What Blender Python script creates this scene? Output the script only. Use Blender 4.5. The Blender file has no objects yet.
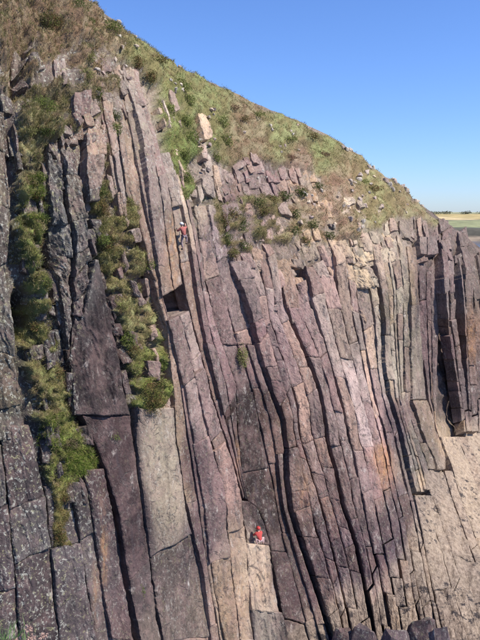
import bpy, bmesh, math, random
import numpy as np
from mathutils import Vector, Matrix

random.seed(7)
RNG = np.random.default_rng(11)
SC = bpy.context.scene
COL = SC.collection
R = math.radians

# ------------------------------------------------------------------ camera
FPX = 656.0                       # focal length in pixels of a 480 x 640 frame
CAMZ = 33.0                       # eye height above the sea
PITCH = math.atan(107.0 / FPX)    # looking down a little
cam_d = bpy.data.cameras.new("camera")
cam_d.sensor_fit = 'VERTICAL'
cam_d.sensor_height = 24.0
cam_d.lens = 24.0 * FPX / 640.0
cam_d.clip_start = 0.1
cam_d.clip_end = 30000
cam = bpy.data.objects.new("camera", cam_d)
COL.objects.link(cam)
cam.location = (0, 0, CAMZ)
cam.rotation_euler = (math.pi / 2 - PITCH, 0, 0)
SC.camera = cam

# ------------------------------------------------------------------ sky, sun, exposure
SUN_AZ, SUN_EL = 110.0, 49.0      # azimuth clockwise from the view direction (+Y)
world = bpy.data.worlds.new("World")
SC.world = world
world.use_nodes = True
wn = world.node_tree
bg = wn.nodes["Background"]
sky = wn.nodes.new("ShaderNodeTexSky")
sky.sky_type = 'NISHITA'
sky.sun_disc = False
sky.sun_elevation = R(SUN_EL)
sky.sun_rotation = R(SUN_AZ)
sky.air_density = 1.0
sky.dust_density = 0.25
sky.ozone_density = 6.0
sk_mix = wn.nodes.new("ShaderNodeMix")          # the camera's cool white balance
sk_mix.data_type = 'RGBA'
sk_mix.blend_type = 'MULTIPLY'
sk_mix.inputs[0].default_value = 1.0
sk_mix.inputs[7].default_value = (0.79, 0.92, 1.24, 1)
wn.links.new(sky.outputs[0], sk_mix.inputs[6])
wn.links.new(sk_mix.outputs[2], bg.inputs[0])
bg.inputs[1].default_value = 0.11
sl = bpy.data.lights.new("sun", 'SUN')
sl.energy = 5.0
sl.angle = R(0.53)
sl.color = (1.0, 0.94, 0.85)
so = bpy.data.objects.new("sun", sl)
COL.objects.link(so)
sd = Vector((math.sin(R(SUN_AZ)) * math.cos(R(SUN_EL)), math.cos(R(SUN_AZ)) * math.cos(R(SUN_EL)), math.sin(R(SUN_EL))))
so.rotation_euler = (-sd).to_track_quat('-Z', 'Y').to_euler()
SC.view_settings.view_transform = 'Standard'
SC.view_settings.look = 'None'
SC.view_settings.exposure = 0.5
SC.view_settings.gamma = 1.0

# ------------------------------------------------------------------ noise
_perm = np.random.default_rng(3).permutation(4096)
_perm = np.concatenate([_perm, _perm, _perm])
_grad = np.random.default_rng(4).normal(size=(4096, 3))
_grad /= np.linalg.norm(_grad, axis=1)[:, None]


def perlin(x, y, z):
    x, y, z = np.broadcast_arrays(np.asarray(x, float), np.asarray(y, float), np.asarray(z, float))
    xi, yi, zi = np.floor(x).astype(int), np.floor(y).astype(int), np.floor(z).astype(int)
    xf, yf, zf = x - xi, y - yi, z - zi
    u, v, w = [t * t * t * (t * (t * 6 - 15) + 10) for t in (xf, yf, zf)]
    r = 0
    for i in (0, 1):
        for j in (0, 1):
            for k in (0, 1):
                h = _perm[_perm[_perm[(xi + i) & 4095] + ((yi + j) & 4095)] + ((zi + k) & 4095)]
                g = _grad[h & 4095]
                d = g[..., 0] * (xf - i) + g[..., 1] * (yf - j) + g[..., 2] * (zf - k)
                r = r + d * (u if i else 1 - u) * (v if j else 1 - v) * (w if k else 1 - w)
    return r * 1.6


def fbm(x, y, z, o=4, lac=2.1, gain=0.5):
    r, a = 0, 1.0
    for i in range(o):
        r = r + a * perlin(np.asarray(x) * lac ** i + 17.3 * i, np.asarray(y) * lac ** i - 9.1 * i, np.asarray(z) * lac ** i + 5.7 * i)
        a *= gain
    return r


def sstep(a, b, x):
    t = np.clip((x - a) / (b - a), 0, 1)
    return t * t * (3 - 2 * t)


# ------------------------------------------------------------------ the lie of the cliff
# surveyed points: sight line (in frame pixels) and distance in metres; a smooth surface runs through them
CT = np.array([
    (-120, -100, 38), (-120, 100, 33), (-120, 300, 30), (-120, 500, 28.5), (-120, 740, 27),
    (0, -60, 47), (0, 0, 43), (0, 100, 36.5), (0, 200, 34), (0, 300, 32.6), (0, 400, 31.8), (0, 500, 31), (0, 640, 29.6), (0, 740, 28.5),
    (50, 0, 46), (50, 50, 42), (50, 150, 37), (50, 250, 35), (50, 350, 34), (60, 450, 33.2), (60, 550, 32.2), (60, 640, 31.2),
    (85, 0, 51), (100, 60, 46), (100, 130, 41), (100, 250, 37.6), (100, 350, 36.4), (100, 450, 35.2), (100, 550, 34.2), (110, 640, 33.2), (110, 740, 32),
    (150, 100, 48), (150, 200, 42), (150, 300, 39.8), (150, 400, 38.4), (150, 500, 37), (150, 640, 35.2),
    (200, 120, 56), (200, 200, 48), (200, 300, 44.6), (200, 400, 43), (200, 500, 41.5), (200, 640, 39.6), (200, 740, 38.3),
    (250, 150, 60), (250, 200, 55), (250, 300, 50), (250, 400, 48), (255, 530, 45.6), (260, 640, 43.5),
    (120, 25, 54), (160, 52, 59), (200, 76, 64), (250, 100, 70), (300, 120, 76), (350, 148, 82), (400, 184, 87), (430, 210, 92),
    (300, 180, 64), (300, 250, 57), (300, 350, 53.5), (300, 450, 51), (310, 550, 48.6), (320, 640, 46), (320, 740, 43),
    (360, 220, 66), (360, 300, 60), (370, 400, 56.5), (380, 500, 52.5), (400, 600, 47.5), (400, 740, 40),
    (400, 250, 68), (400, 350, 64.5), (410, 430, 61), (450, 250, 80), (450, 330, 76), (450, 425, 72.5),
    (490, 270, 88), (490, 340, 84), (490, 415, 80), (560, 330, 98), (560, 415, 92), (560, 480, 74), (560, 640, 45),
    (480, 440, 75), (480, 500, 62), (480, 570, 51), (480, 640, 43), (480, 740, 36),
    (440, 480, 62), (440, 520, 55.5), (440, 570, 50), (440, 640, 43.5)], float)


def _tps(r2):
    return np.where(r2 > 0, 0.5 * r2 * np.log(np.maximum(r2, 1e-12)), 0)


_cx = CT[:, :2] / 100.0
_n = len(_cx)
_K = _tps(((_cx[:, None] - _cx[None]) ** 2).sum(-1)) + np.eye(_n) * 0.02
_Pm = np.hstack([np.ones((_n, 1)), _cx])
_A = np.zeros((_n + 3, _n + 3))
_A[:_n, :_n] = _K
_A[:_n, _n:] = _Pm
_A[_n:, :_n] = _Pm.T
_W = np.linalg.solve(_A, np.concatenate([np.log(CT[:, 2]), np.zeros(3)]))
# tabulate the surface once
GX = np.arange(-160, 621, 4.0)
GY = np.arange(-180, 801, 4.0)
_gx, _gy = np.meshgrid(GX, GY)
_q = np.stack([_gx.ravel(), _gy.ravel()], 1) / 100.0
_lg = np.zeros(len(_q))
for i in range(_n):
    _lg += _W[i] * _tps(((_q - _cx[i]) ** 2).sum(1))
_lg += _W[_n] + _q @ _W[_n + 1:]
DEP = np.exp(_lg).reshape(_gx.shape)


def bil(T, px, py, x0=-160, y0=-180, st=4.0):
    fx = np.clip((px - x0) / st, 0, T.shape[1] - 1.001)
    fy = np.clip((py - y0) / st, 0, T.shape[0] - 1.001)
    ix, iy = fx.astype(int), fy.astype(int)
    fx, fy = fx - ix, fy - iy
    if T.ndim == 3:
        fx, fy = fx[..., None], fy[..., None]
    return (T[iy, ix] * (1 - fx) * (1 - fy) + T[iy, ix + 1] * fx * (1 - fy) + T[iy + 1, ix] * (1 - fx) * fy + T[iy + 1, ix + 1] * fx * fy)


CP, SP = math.cos(PITCH), math.sin(PITCH)


def ray(px, py):
    a = (np.asarray(px, float) - 240) / FPX
    b = (320 - np.asarray(py, float)) / FPX
    return np.stack([a, CP + b * SP, -SP + b * CP], -1)


def pos_at(px, py, y):
    r = ray(px, py)
    return r * (np.asarray(y) / r[..., 1])[..., None] + np.array([0, 0, CAMZ])


def surf(px, py):
    px, py = np.asarray(px, float), np.asarray(py, float)
    return pos_at(px, py, bil(DEP, px, py))


def normal(px, py):
    e = 6.0
    px, py = np.asarray(px, float), np.asarray(py, float)
    a = surf(px + e, py) - surf(px - e, py)
    b = surf(px, py + e) - surf(px, py - e)
    n = np.cross(b, a)
    n /= np.linalg.norm(n, axis=-1)[..., None]
    return n


def lift(px, py, n):
    return surf(px, py) + normal(px, py) * np.asarray(n)[..., None]


def mpp(px, py):                     # metres per frame pixel on the face
    return bil(DEP, np.asarray(px, float), np.asarray(py, float)) / FPX


# ------------------------------------------------------------------ maps of what grows and what the rock is like
SKY_LINE = np.array([(-160, -170), (0, -62), (85, -2), (120, 24), (160, 52), (200, 76), (250, 101), (265, 107), (300, 121), (340, 141), (350, 148),
                     (385, 176), (400, 184), (410, 196), (430, 210), (445, 221), (460, 231), (480, 247), (520, 280), (560, 305), (620, 330)], float)


def skyline(x):
    return np.interp(x, SKY_LINE[:, 0], SKY_LINE[:, 1])


def inpoly(px, py, poly):
    ins = np.zeros(px.shape, bool)
    n = len(poly)
    for i in range(n):
        x1, y1 = poly[i]
        x2, y2 = poly[(i + 1) % n]
        if y1 == y2:
            continue
        c = ((y1 > py) != (y2 > py)) & (px < (x2 - x1) * (py - y1) / (y2 - y1) + x1)
        ins ^= c
    return ins


_skp = [tuple(p) for p in SKY_LINE if p[0] <= 445]
VEG_POLY = [
    (0.90, _skp + [(440, 226), (400, 216), (370, 203), (330, 180), (290, 168), (250, 158), (214, 160), (204, 118), (196, 112), (165, 92), (140, 72), (110, 52), (85, 36), (60, 40), (0, 40), (-160, 0)]),
    (0.95, [(158, 92), (172, 100), (182, 140), (194, 200), (180, 204), (168, 150)]),
    (0.95, [(174, 98), (196, 112), (197, 190), (188, 150)]),
    (0.55, [(203, 112), (225, 130), (240, 165), (225, 185), (212, 165)]),
    (0.54, [(198, 190), (240, 196), (330, 178), (400, 216), (380, 232), (330, 250), (262, 246), (228, 262), (214, 230)]),
    (0.53, [(-160, -100), (0, 0), (85, 0), (128, 62), (112, 96), (84, 116), (60, 128), (20, 108), (0, 90), (-160, 60)]),
    (0.70, [(20, 108), (70, 112), (84, 138), (62, 132), (48, 150), (44, 170), (20, 160), (12, 130)]),
    (0.46, [(80, 108), (124, 76), (120, 180), (95, 200), (90, 150)]),
    (0.62, [(16, 140), (46, 140), (46, 200), (44, 260), (54, 330), (66, 380), (76, 415), (102, 466), (76, 490), (46, 488), (42, 430), (28, 420), (22, 350), (30, 300), (16, 240)]),
    (0.62, [(92, 188), (134, 188), (144, 230), (158, 300), (166, 330), (172, 360), (174, 400), (142, 418), (133, 408), (124, 350), (112, 300), (101, 258), (95, 240)]),
    (0.75, [(52, 486), (72, 486), (70, 550), (55, 552)]),
    (0.6, [(92, 430), (126, 428), (122, 446), (98, 446)]),
]
V1 = np.zeros(_gx.shape)
MX = np.arange(-160, 621, 2.0)
MY = np.arange(-180, 801, 2.0)
_mx, _my = np.meshgrid(MX, MY)
VEG = np.zeros(_mx.shape)
for s, poly in VEG_POLY:
    VEG = np.maximum(VEG, s * inpoly(_mx, _my, poly))


def blur(a, k):
    for ax in (0, 1):
        c = np.cumsum(np.pad(a, [(k + 1, k) if i == ax else (0, 0) for i in (0, 1)], mode='edge'), axis=ax)
        n = a.shape[ax]
        a = (np.take(c, np.arange(2 * k + 1, 2 * k + 1 + n), axis=ax) - np.take(c, np.arange(0, n), axis=ax)) / (2 * k + 1)
    return a


VEG = blur(blur(VEG, 2), 2)
_nz = fbm(_mx / 14, _my / 14, 0.3, 4)
_nz2 = fbm(_mx / 5, _my / 6, 5.3, 3)
VEG = sstep(0.40, 0.66, VEG + 0.32 * _nz + 0.22 * _nz2)


def veg(px, py):
    return bil(VEG, np.asarray(px, float), np.asarray(py, float), st=2.0)


def srgb(c):
    c = np.asarray(c, float) / 255.0
    return np.where(c <= 0.04045, c / 12.92, ((c + 0.055) / 1.055) ** 2.4)


TINT_PTS = [
    (0, 250, 128, 124, 116), (0, 380, 120, 116, 108), (70, 220, 112, 112, 114), (70, 300, 112, 110, 112), (95, 360, 92, 76, 82), (100, 330, 98, 82, 88),
    (115, 450, 112, 94, 98), (130, 520, 104, 88, 95), (40, 480, 108, 102, 106), (40, 570, 116, 110, 116), (70, 620, 106, 98, 104), (100, 560, 118, 110, 116),
    (160, 450, 158, 146, 128), (165, 500, 160, 145, 128), (150, 620, 148, 130, 124), (140, 600, 122, 106, 112),
    (105, 150, 158, 140, 134), (130, 130, 152, 138, 128), (150, 180, 156, 138, 132), (145, 240, 152, 132, 128), (165, 250, 164, 136, 116), (178, 340, 166, 146, 142),
    (190, 460, 118, 98, 106), (200, 540, 120, 102, 108), (208, 430, 164, 140, 138), (222, 470, 152, 126, 128), (195, 215, 162, 148, 136), (200, 280, 156, 136, 132),
    (217, 240, 146, 126, 130), (215, 340, 158, 132, 134), (225, 600, 166, 146, 130), (215, 560, 150, 134, 124), (252, 560, 168, 154, 142), (262, 620, 160, 148, 138),
    (225, 330, 160, 138, 138), (240, 370, 140, 116, 118), (255, 440, 88, 66, 70), (250, 410, 92, 70, 74), (262, 480, 86, 66, 70), (270, 520, 92, 74, 78), (280, 560, 112, 96, 98), (288, 620, 110, 94, 98), (275, 450, 130, 106, 106),
    (290, 320, 166, 142, 142), (270, 350, 152, 126, 130), (310, 400, 164, 140, 138), (298, 480, 150, 122, 114), (300, 530, 126, 102, 106), (315, 590, 126, 104, 112), (330, 560, 122, 98, 112),
    (335, 480, 148, 120, 118), (340, 430, 168, 144, 142), (355, 400, 176, 154, 152), (372, 430, 178, 156, 156), (380, 462, 186, 140, 108), (368, 480, 158, 132, 134), (392, 430, 122, 100, 110),
    (390, 540, 116, 94, 110), (365, 560, 122, 100, 114), (402, 510, 122, 104, 112), (240, 170, 158, 134, 130), (262, 195, 158, 134, 132), (280, 250, 168, 148, 136), (310, 230, 176, 158, 138),
    (350, 220, 182, 166, 146), (330, 280, 170, 150, 142), (350, 330, 166, 148, 140), (368, 260, 172, 160, 140), (395, 300, 166, 154, 134), (400, 370, 158, 148, 132), (415, 350, 150, 142, 126),
    (428, 300, 132, 108, 112), (432, 350, 128, 106, 112), (448, 300, 144, 128, 126), (460, 390, 124, 106, 108), (466, 335, 156, 120, 100), (470, 290, 140, 122, 114), (480, 370, 140, 118, 118),
    (410, 450, 136, 128, 120), (428, 460, 128, 122, 118), (425, 490, 170, 152, 130), (445, 450, 196, 172, 142), (440, 520, 202, 180, 150), (420, 560, 188, 168, 142), (400, 610, 184, 164, 142),
    (370, 612, 168, 148, 136), (345, 612, 168, 148, 136), (320, 630, 160, 142, 132), (470, 480, 206, 184, 154), (404, 575, 158, 138, 130), (396, 595, 160, 140, 130), (171, 110, 178, 164, 150), (180, 150, 172, 158, 146), (188, 185, 170, 154, 144), (203, 135, 178, 164, 150), (208, 160, 172, 156, 146), (470, 600, 186, 166, 142), (500, 520, 200, 178, 150), (440, 640, 178, 158, 138), (360, 640, 170, 150, 136)]
_tp = np.array(TINT_PTS, float)


def idw(px, py, pts, p=2.4):
    shp = np.shape(px)
    q = np.stack([np.ravel(px), np.ravel(py)], 1).astype(float)
    c = srgb(pts[:, 2:5])
    w = 1.0 / (((q[:, None, 0] - pts[None, :, 0]) * 1.3) ** 2 + ((q[:, None, 1] - pts[None, :, 1]) * 0.75) ** 2 + 30) ** p
    return ((w @ c) / w.sum(1)[:, None]).reshape(shp + (3,))


def mute(t, k=0.22):
    lum = t @ np.array([0.25, 0.6, 0.15])
    return t * (1 - k) + lum[..., None] * np.array([1.07, 1.0, 0.92]) * k


TINT = np.concatenate([idw(_gx[i:i + 40], _gy[i:i + 40], _tp) for i in range(0, _gx.shape[0], 40)])
TINT = mute(TINT) * np.array([1.06, 1.0, 0.90])
TINT = TINT * ((TINT @ np.array([0.25, 0.6, 0.15])) / 0.28)[..., None] ** 0.75


def tide(px, py):                   # 1 in the barnacle zone
    edge = np.interp(px, [250, 300, 330, 360, 385, 405, 415, 425, 440, 470, 560], [690, 625, 605, 596, 590, 560, 510, 472, 440, 424, 400])
    return sstep(-14, 14, py - edge + 20 * fbm(np.asarray(px) / 9, np.asarray(py) / 20, 2.2, 4))


def lichen(px, py):
    a = np.interp(px, [-160, 20, 60, 92, 118, 150, 240, 300, 480], [0.95, 0.9, 0.85, 0.5, 0.35, 0.4, 0.25, 0.25, 0.3])
    smooth = inpoly(np.asarray(px, float), np.asarray(py, float), [(97, 262), (72, 355), (76, 412), (113, 500), (137, 650), (165, 650), (132, 418)])
    a = np.where(smooth, 0.12, a)
    up = sstep(260, 140, np.asarray(py, float)) * 0.25
    return np.clip(a + up, 0, 1)


def orange(px, py):
    o = 0
    for x, y, rx, ry, s in [(164, 245, 6, 30, .9), (168, 285, 7, 14, .6), (380, 462, 7, 24, 1.0), (376, 430, 5, 20, .4), (301, 490, 9, 22, .5), (466, 335, 6, 26, .6), (325, 205, 14, 16, .7),
                            (312, 200, 10, 14, .7), (102, 545, 4, 40, .8), (237, 455, 4, 22, .8), (96, 590, 4, 30, .5), (258, 580, 8, 14, .5), (440, 440, 10, 10, .3)]:
        o = np.maximum(o, s * np.exp(-((np.asarray(px) - x) / rx) ** 2 - ((np.asarray(py) - y) / ry) ** 2))
    return o


# ------------------------------------------------------------------ mesh helpers
def mk_mesh(name, verts, faces, mat=None, attrs=None, smooth=False):
    """verts (N,3); faces: list of int arrays (M,k)"""
    me = bpy.data.meshes.new(name)
    verts = np.ascontiguousarray(verts, np.float32)
    me.vertices.add(len(verts))
    me.vertices.foreach_set("co", verts.ravel())
    idx = np.concatenate([f.ravel() for f in faces]).astype(np.int32)
    tot = np.concatenate([np.full(len(f), f.shape[1]) for f in faces]).astype(np.int32)
    st = np.concatenate([[0], np.cumsum(tot)[:-1]]).astype(np.int32)
    me.loops.add(len(idx))
    me.loops.foreach_set("vertex_index", idx)
    me.polygons.add(len(tot))
    me.polygons.foreach_set("loop_start", st)
    me.polygons.foreach_set("loop_total", tot)
    me.polygons.foreach_set("use_smooth", np.full(len(tot), smooth))
    for k, v in (attrs or {}).items():
        a = me.attributes.new(k, 'FLOAT_COLOR', 'POINT')
        c = np.ones((len(verts), 4), np.float32)
        c[:, :v.shape[1]] = v
        a.data.foreach_set("color", c.ravel())
    me.update(calc_edges=True)
    if mat:
        me.materials.append(mat)
    return me


def add(name, me, parent=None, loc=(0, 0, 0), **props):
    o = bpy.data.objects.new(name, me)
    COL.objects.link(o)
    o.location = loc
    if parent:
        o.parent = parent
    for k, v in props.items():
        o[k] = v
    return o


def grid_faces(nv, nu, off=0):
    i = np.arange((nv - 1) * (nu - 1))
    r, c = i // (nu - 1), i % (nu - 1)
    a = off + r * nu + c
    return np.stack([a, a + nu, a + nu + 1, a + 1], 1)


# ------------------------------------------------------------------ materials
def new_mat(name):
    m = bpy.data.materials.new(name)
    m.use_nodes = True
    nt = m.node_tree
    b = nt.nodes["Principled BSDF"]
    b.inputs["Roughness"].default_value = 0.9
    b.inputs["Specular IOR Level"].default_value = 0.25
    return m, nt, b


class NB:
    """tiny node builder"""
    def __init__(s, nt):
        s.nt = nt

    def n(s, t, **kw):
        o = s.nt.nodes.new(t)
        for k, v in kw.items():
            setattr(o, k, v)
        return o

    def l(s, a, b):
        s.nt.links.new(a, b)

    def math(s, op, a, b=None, c=None, clamp=False):
        o = s.n("ShaderNodeMath", operation=op, use_clamp=clamp)
        for i, v in enumerate((a, b, c)):
            if v is None:
                continue
            if isinstance(v, (int, float)):
                o.inputs[i].default_value = v
            else:
                s.l(v, o.inputs[i])
        return o.outputs[0]

    def noise(s, vec, scale, detail=4, rough=0.55, dist=0.0):
        o = s.n("ShaderNodeTexNoise")
        o.inputs["Scale"].default_value = scale
        o.inputs["Detail"].default_value = detail
        o.inputs["Roughness"].default_value = rough
        o.inputs["Distortion"].default_value = dist
        s.l(vec, o.inputs["Vector"])
        return o.outputs[0]

    def ramp(s, v, a, b, lo=0.0, hi=1.0):
        o = s.n("ShaderNodeMapRange", interpolation_type='SMOOTHSTEP')
        s.l(v, o.inputs[0])
        o.inputs[1].default_value, o.inputs[2].default_value = a, b
        o.inputs[3].default_value, o.inputs[4].default_value = lo, hi
        return o.outputs[0]

    def mix(s, f, a, b, mode='MIX'):
        o = s.n("ShaderNodeMix", data_type='RGBA', blend_type=mode)
        for i, v in ((0, f), (6, a), (7, b)):
            if isinstance(v, (int, float)):
                o.inputs[i].default_value = v
            elif isinstance(v, tuple):
                o.inputs[i].default_value = v + (1,)
            else:
                s.l(v, o.inputs[i])
        return o.outputs[2]

    def mapping(s, vec, scale, rot=(0, 0, 0)):
        o = s.n("ShaderNodeMapping")
        o.inputs["Scale"].default_value = scale
        o.inputs["Rotation"].default_value = rot
        s.l(vec, o.inputs[0])
        return o.outputs[0]


ALB = 0.64       # photographed tone to reflectance


def rock_material(name, use_attr=True, flat=(0.3, 0.25, 0.22)):
    m, nt, b = new_mat(name)
    k = NB(nt)
    geo = k.n("ShaderNodeNewGeometry")
    P = geo.outputs["Position"]
    if use_attr:
        t = k.n("ShaderNodeAttribute", attribute_name="tint").outputs["Color"]
        ms = k.n("ShaderNodeSeparateColor")
        k.l(k.n("ShaderNodeAttribute", attribute_name="mask").outputs["Color"], ms.inputs[0])
        li, ba, og = ms.outputs[0], ms.outputs[1], ms.outputs[2]
        BD = k.n("ShaderNodeAttribute", attribute_name="bed").outputs["Vector"]
    else:
        t = k.n("ShaderNodeRGB").outputs[0]
        t.default_value = flat + (1,)
        li, ba, og = [k.n("ShaderNodeValue").outputs[0] for _ in range(3)]
        li.default_value, ba.default_value, og.default_value = 0.4, 0.0, 0.0
        BD = P
    oi = k.n("ShaderNodeObjectInfo").outputs["Random"]
    cmb = k.n("ShaderNodeCombineColor")
    c = k.mix(1.0, t, cmb.outputs[0], 'MULTIPLY')
    big = k.noise(P, 0.35, 4, 0.6)
    streak = k.noise(k.mapping(BD, (3.2, 0.55, 1)), 1.0, 5, 0.68, 0.25)      # runs along the bed
    fine = k.noise(P, 7.0, 4, 0.75)
    grit = k.noise(P, 26.0, 2, 0.7)
    v = k.math('ADD', k.math('MULTIPLY_ADD', oi, 0.60, 0.70), k.math('MULTIPLY_ADD', big, 0.9, -0.45))
    v = k.math('ADD', v, k.math('MULTIPLY_ADD', streak, 1.5, -0.75))
    v = k.math('ADD', v, k.math('MULTIPLY_ADD', fine, 0.9, -0.45))
    v = k.math('ADD', v, k.math('MULTIPLY_ADD', grit, 0.5, -0.25))
    v = k.math('MAXIMUM', v, 0.3)
    for i in range(3):
        k.l(v, cmb.inputs[i])
    # one bed is tan, the next more purple
    o2 = k.math('FRACT', k.math('MULTIPLY', oi, 7.13))
    c = k.mix(k.math('MULTIPLY', k.ramp(o2, 0.55, 1.0), 0.75), c, k.mix(1.0, c, (1.22, 1.05, 0.86), 'MULTIPLY'))
    c = k.mix(k.math('MULTIPLY', k.ramp(o2, 0.45, 0.0), 0.85), c, k.mix(1.0, c, (0.86, 0.72, 0.74), 'MULTIPLY'))
    # ruddy patches
    hue = k.ramp(k.noise(P, 0.8, 4, 0.65), 0.42, 0.68)
    c = k.mix(k.math('MULTIPLY', hue, 0.25), c, (0.34, 0.215, 0.19), 'MIX')
    # weathered pale patches and scuffs along the bed
    sc = k.ramp(k.noise(k.mapping(BD, (2.4, 0.9, 1)), 1.1, 5, 0.74, 0.3), 0.56, 0.72)
    c = k.mix(k.math('MULTIPLY', sc, 0.55), c, (0.50, 0.435, 0.375))
    # dark hairline joints: a set along the bed and a set across it
    vo = k.n("ShaderNodeTexVoronoi", feature='DISTANCE_TO_EDGE')
    vo.inputs["Scale"].default_value = 1.0
    wv = k.n("ShaderNodeVectorMath", operation='ADD')
    nzv = k.n("ShaderNodeTexNoise")
    nzv.inputs["Scale"].default_value = 1.6
    nzv.inputs["Detail"].default_value = 4
    k.l(BD, nzv.inputs["Vector"])
    sv = k.n("ShaderNodeVectorMath", operation='SCALE')
    sv.inputs[3].default_value = 0.95
    k.l(nzv.outputs["Color"], sv.inputs[0])
    k.l(BD, wv.inputs[0])
    k.l(sv.outputs[0], wv.inputs[1])
    k.l(k.mapping(wv.outputs[0], (1.9, 0.62, 1), (0, 0, 0.12)), vo.inputs["Vector"])
    cr = k.ramp(vo.outputs["Distance"], 0.005, 0.055, 1.0, 0.0)
    cr = k.math('MULTIPLY', cr, k.ramp(k.noise(P, 1.3, 3), 0.47, 0.60))
    vo2 = k.n("ShaderNodeTexVoronoi", feature='DISTANCE_TO_EDGE')
    vo2.inputs["Scale"].default_value = 1.0
    k.l(k.mapping(wv.outputs[0], (5.0, 1.5, 1), (0, 0, -0.2)), vo2.inputs["Vector"])
    cr2 = k.math('MULTIPLY', k.ramp(vo2.outputs["Distance"], 0.0, 0.10, 1.0, 0.0), k.ramp(k.noise(P, 1.9, 2), 0.50, 0.62))
    cr = k.math('MAXIMUM', cr, k.math('MULTIPLY', cr2, 0.7))
    c = k.mix(k.math('MULTIPLY', cr, 0.7), c, (0.06, 0.048, 0.045))
    # dark water stains and white droppings running down the face
    ws = k.ramp(k.noise(k.mapping(P, (1.5, 1.5, 0.12)), 1.0, 4, 0.6, 0.2), 0.54, 0.70)
    c = k.mix(k.math('MULTIPLY', ws, 0.55), c, (0.055, 0.042, 0.045))
    wd = k.ramp(k.noise(k.mapping(P, (3.2, 3.2, 0.5)), 1.0, 5, 0.7), 0.66, 0.72)
    c = k.mix(k.math('MULTIPLY', wd, 0.5), c, (0.62, 0.58, 0.52))
    # iron stain
    st = k.math('MULTIPLY', og, k.ramp(k.noise(k.mapping(BD, (3, 0.8, 1)), 1.2, 6, 0.7), 0.40, 0.62))
    c = k.mix(k.math('MULTIPLY', st, 0.62), c, (0.47, 0.25, 0.11))
    # lichen: pale grey-green crusts, some ochre
    ln = k.ramp(k.noise(P, 5.5, 5, 0.76), 0.545, 0.60)
    lf = k.math('MULTIPLY', k.math('MULTIPLY', ln, li), 0.75)
    c = k.mix(lf, c, k.mix(k.ramp(k.noise(P, 1.7, 3), 0.45, 0.62), (0.44, 0.43, 0.36), (0.33, 0.31, 0.16)))
    # barnacle crust and dark mussel clumps
    c = k.mix(k.math('MULTIPLY', ba, 0.72), c, k.mix(k.ramp(k.noise(P, 2.6, 6, 0.82), 0.36, 0.64), (0.12, 0.088, 0.068), (0.39, 0.305, 0.232)))
    mu = k.ramp(k.noise(P, 1.25, 5, 0.80, 0.2), 0.55, 0.575)
    mu = k.math('MULTIPLY', mu, k.ramp(k.noise(P, 0.33, 3, 0.5), 0.44, 0.54))
    c = k.mix(k.math('MULTIPLY', k.math('MULTIPLY', mu, ba), 0.9), c, (0.035, 0.03, 0.032))
    k.l(c, b.inputs["Base Color"])
    bh = k.math('ADD', k.math('MULTIPLY', k.noise(k.mapping(BD, (2.6, 1.1, 1)), 1.6, 6, 0.74), 0.8), k.math('MULTIPLY', fine, 0.28))
    bh = k.math('ADD', bh, k.math('MULTIPLY', grit, 0.12))
    bh = k.math('SUBTRACT', bh, k.math('MULTIPLY', cr, 0.25))
    bh = k.math('ADD', bh, k.math('MULTIPLY', lf, 0.05))
    bh = k.math('ADD', bh, k.math('MULTIPLY', k.math('MULTIPLY', ba, k.noise(P, 3.0, 5, 0.85)), 1.6))
    bp = k.n("ShaderNodeBump")
    bp.inputs["Strength"].default_value = 0.7
    bp.inputs["Distance"].default_value = 0.15
    k.l(bh, bp.inputs["Height"])
    k.l(bp.outputs[0], b.inputs["Normal"])
    return m


M_ROCK = rock_material("banded_rock")
M_STONE = rock_material("pale_stone", False, (0.46, 0.40, 0.33))
M_DARKSTONE = rock_material("wet_purple_stone", False, (0.075, 0.054, 0.056))


def attr_material(name, rough=0.85, var=0.35, scale=6.0, bump=0.0, translucent=0.0):
    m, nt, b = new_mat(name)
    k = NB(nt)
    geo = k.n("ShaderNodeNewGeometry")
    P = geo.outputs["Position"]
    t = k.n("ShaderNodeAttribute", attribute_name="tint").outputs["Color"]
    nz = k.math('ADD', k.math('MULTIPLY_ADD', k.noise(P, scale, 5, 0.65), var * 2, 1 - var), 0.0)
    cc = k.n("ShaderNodeCombineColor")
    for i in range(3):
        k.l(nz, cc.inputs[i])
    c = k.mix(1.0, t, cc.outputs[0], 'MULTIPLY')
    k.l(c, b.inputs["Base Color"])
    b.inputs["Roughness"].default_value = rough
    if bump:
        bp = k.n("ShaderNodeBump")
        bp.inputs["Strength"].default_value = 0.8
        bp.inputs["Distance"].default_value = bump
        k.l(k.noise(P, scale * 1.3, 7, 0.7), bp.inputs["Height"])
        k.l(bp.outputs[0], b.inputs["Normal"])
    if translucent:
        tr = k.n("ShaderNodeBsdfTranslucent")
        k.l(c, tr.inputs[0])
        mx = k.n("ShaderNodeMixShader")
        mx.inputs[0].default_value = translucent
        k.l(b.outputs[0], mx.inputs[1])
        k.l(tr.outputs[0], mx.inputs[2])
        k.l(mx.outputs[0], nt.nodes["Material Output"].inputs[0])
    return m


M_SOIL = attr_material("turf_and_soil", var=0.5, scale=2.2, bump=0.25)
M_GRASS = attr_material("grass_blades", var=0.2, scale=0.8, translucent=0.3)
M_LEAF = attr_material("shrub_leaves", var=0.25, scale=1.5, translucent=0.25)
M_FIELD = attr_material("far_fields", var=0.55, scale=0.07)


def plain(name, col, rough=0.6, var=0.15, scale=12.0):
    m, nt, b = new_mat(name)
    k = NB(nt)
    tc = k.n("ShaderNodeTexCoord").outputs["Object"]
    nz = k.noise(tc, scale, 4)
    c = k.mix(nz, tuple(x * (1 - var) for x in col), tuple(min(1, x * (1 + var)) for x in col))
    k.l(c, b.inputs["Base Color"])
    b.inputs["Roughness"].default_value = rough
    return m


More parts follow.
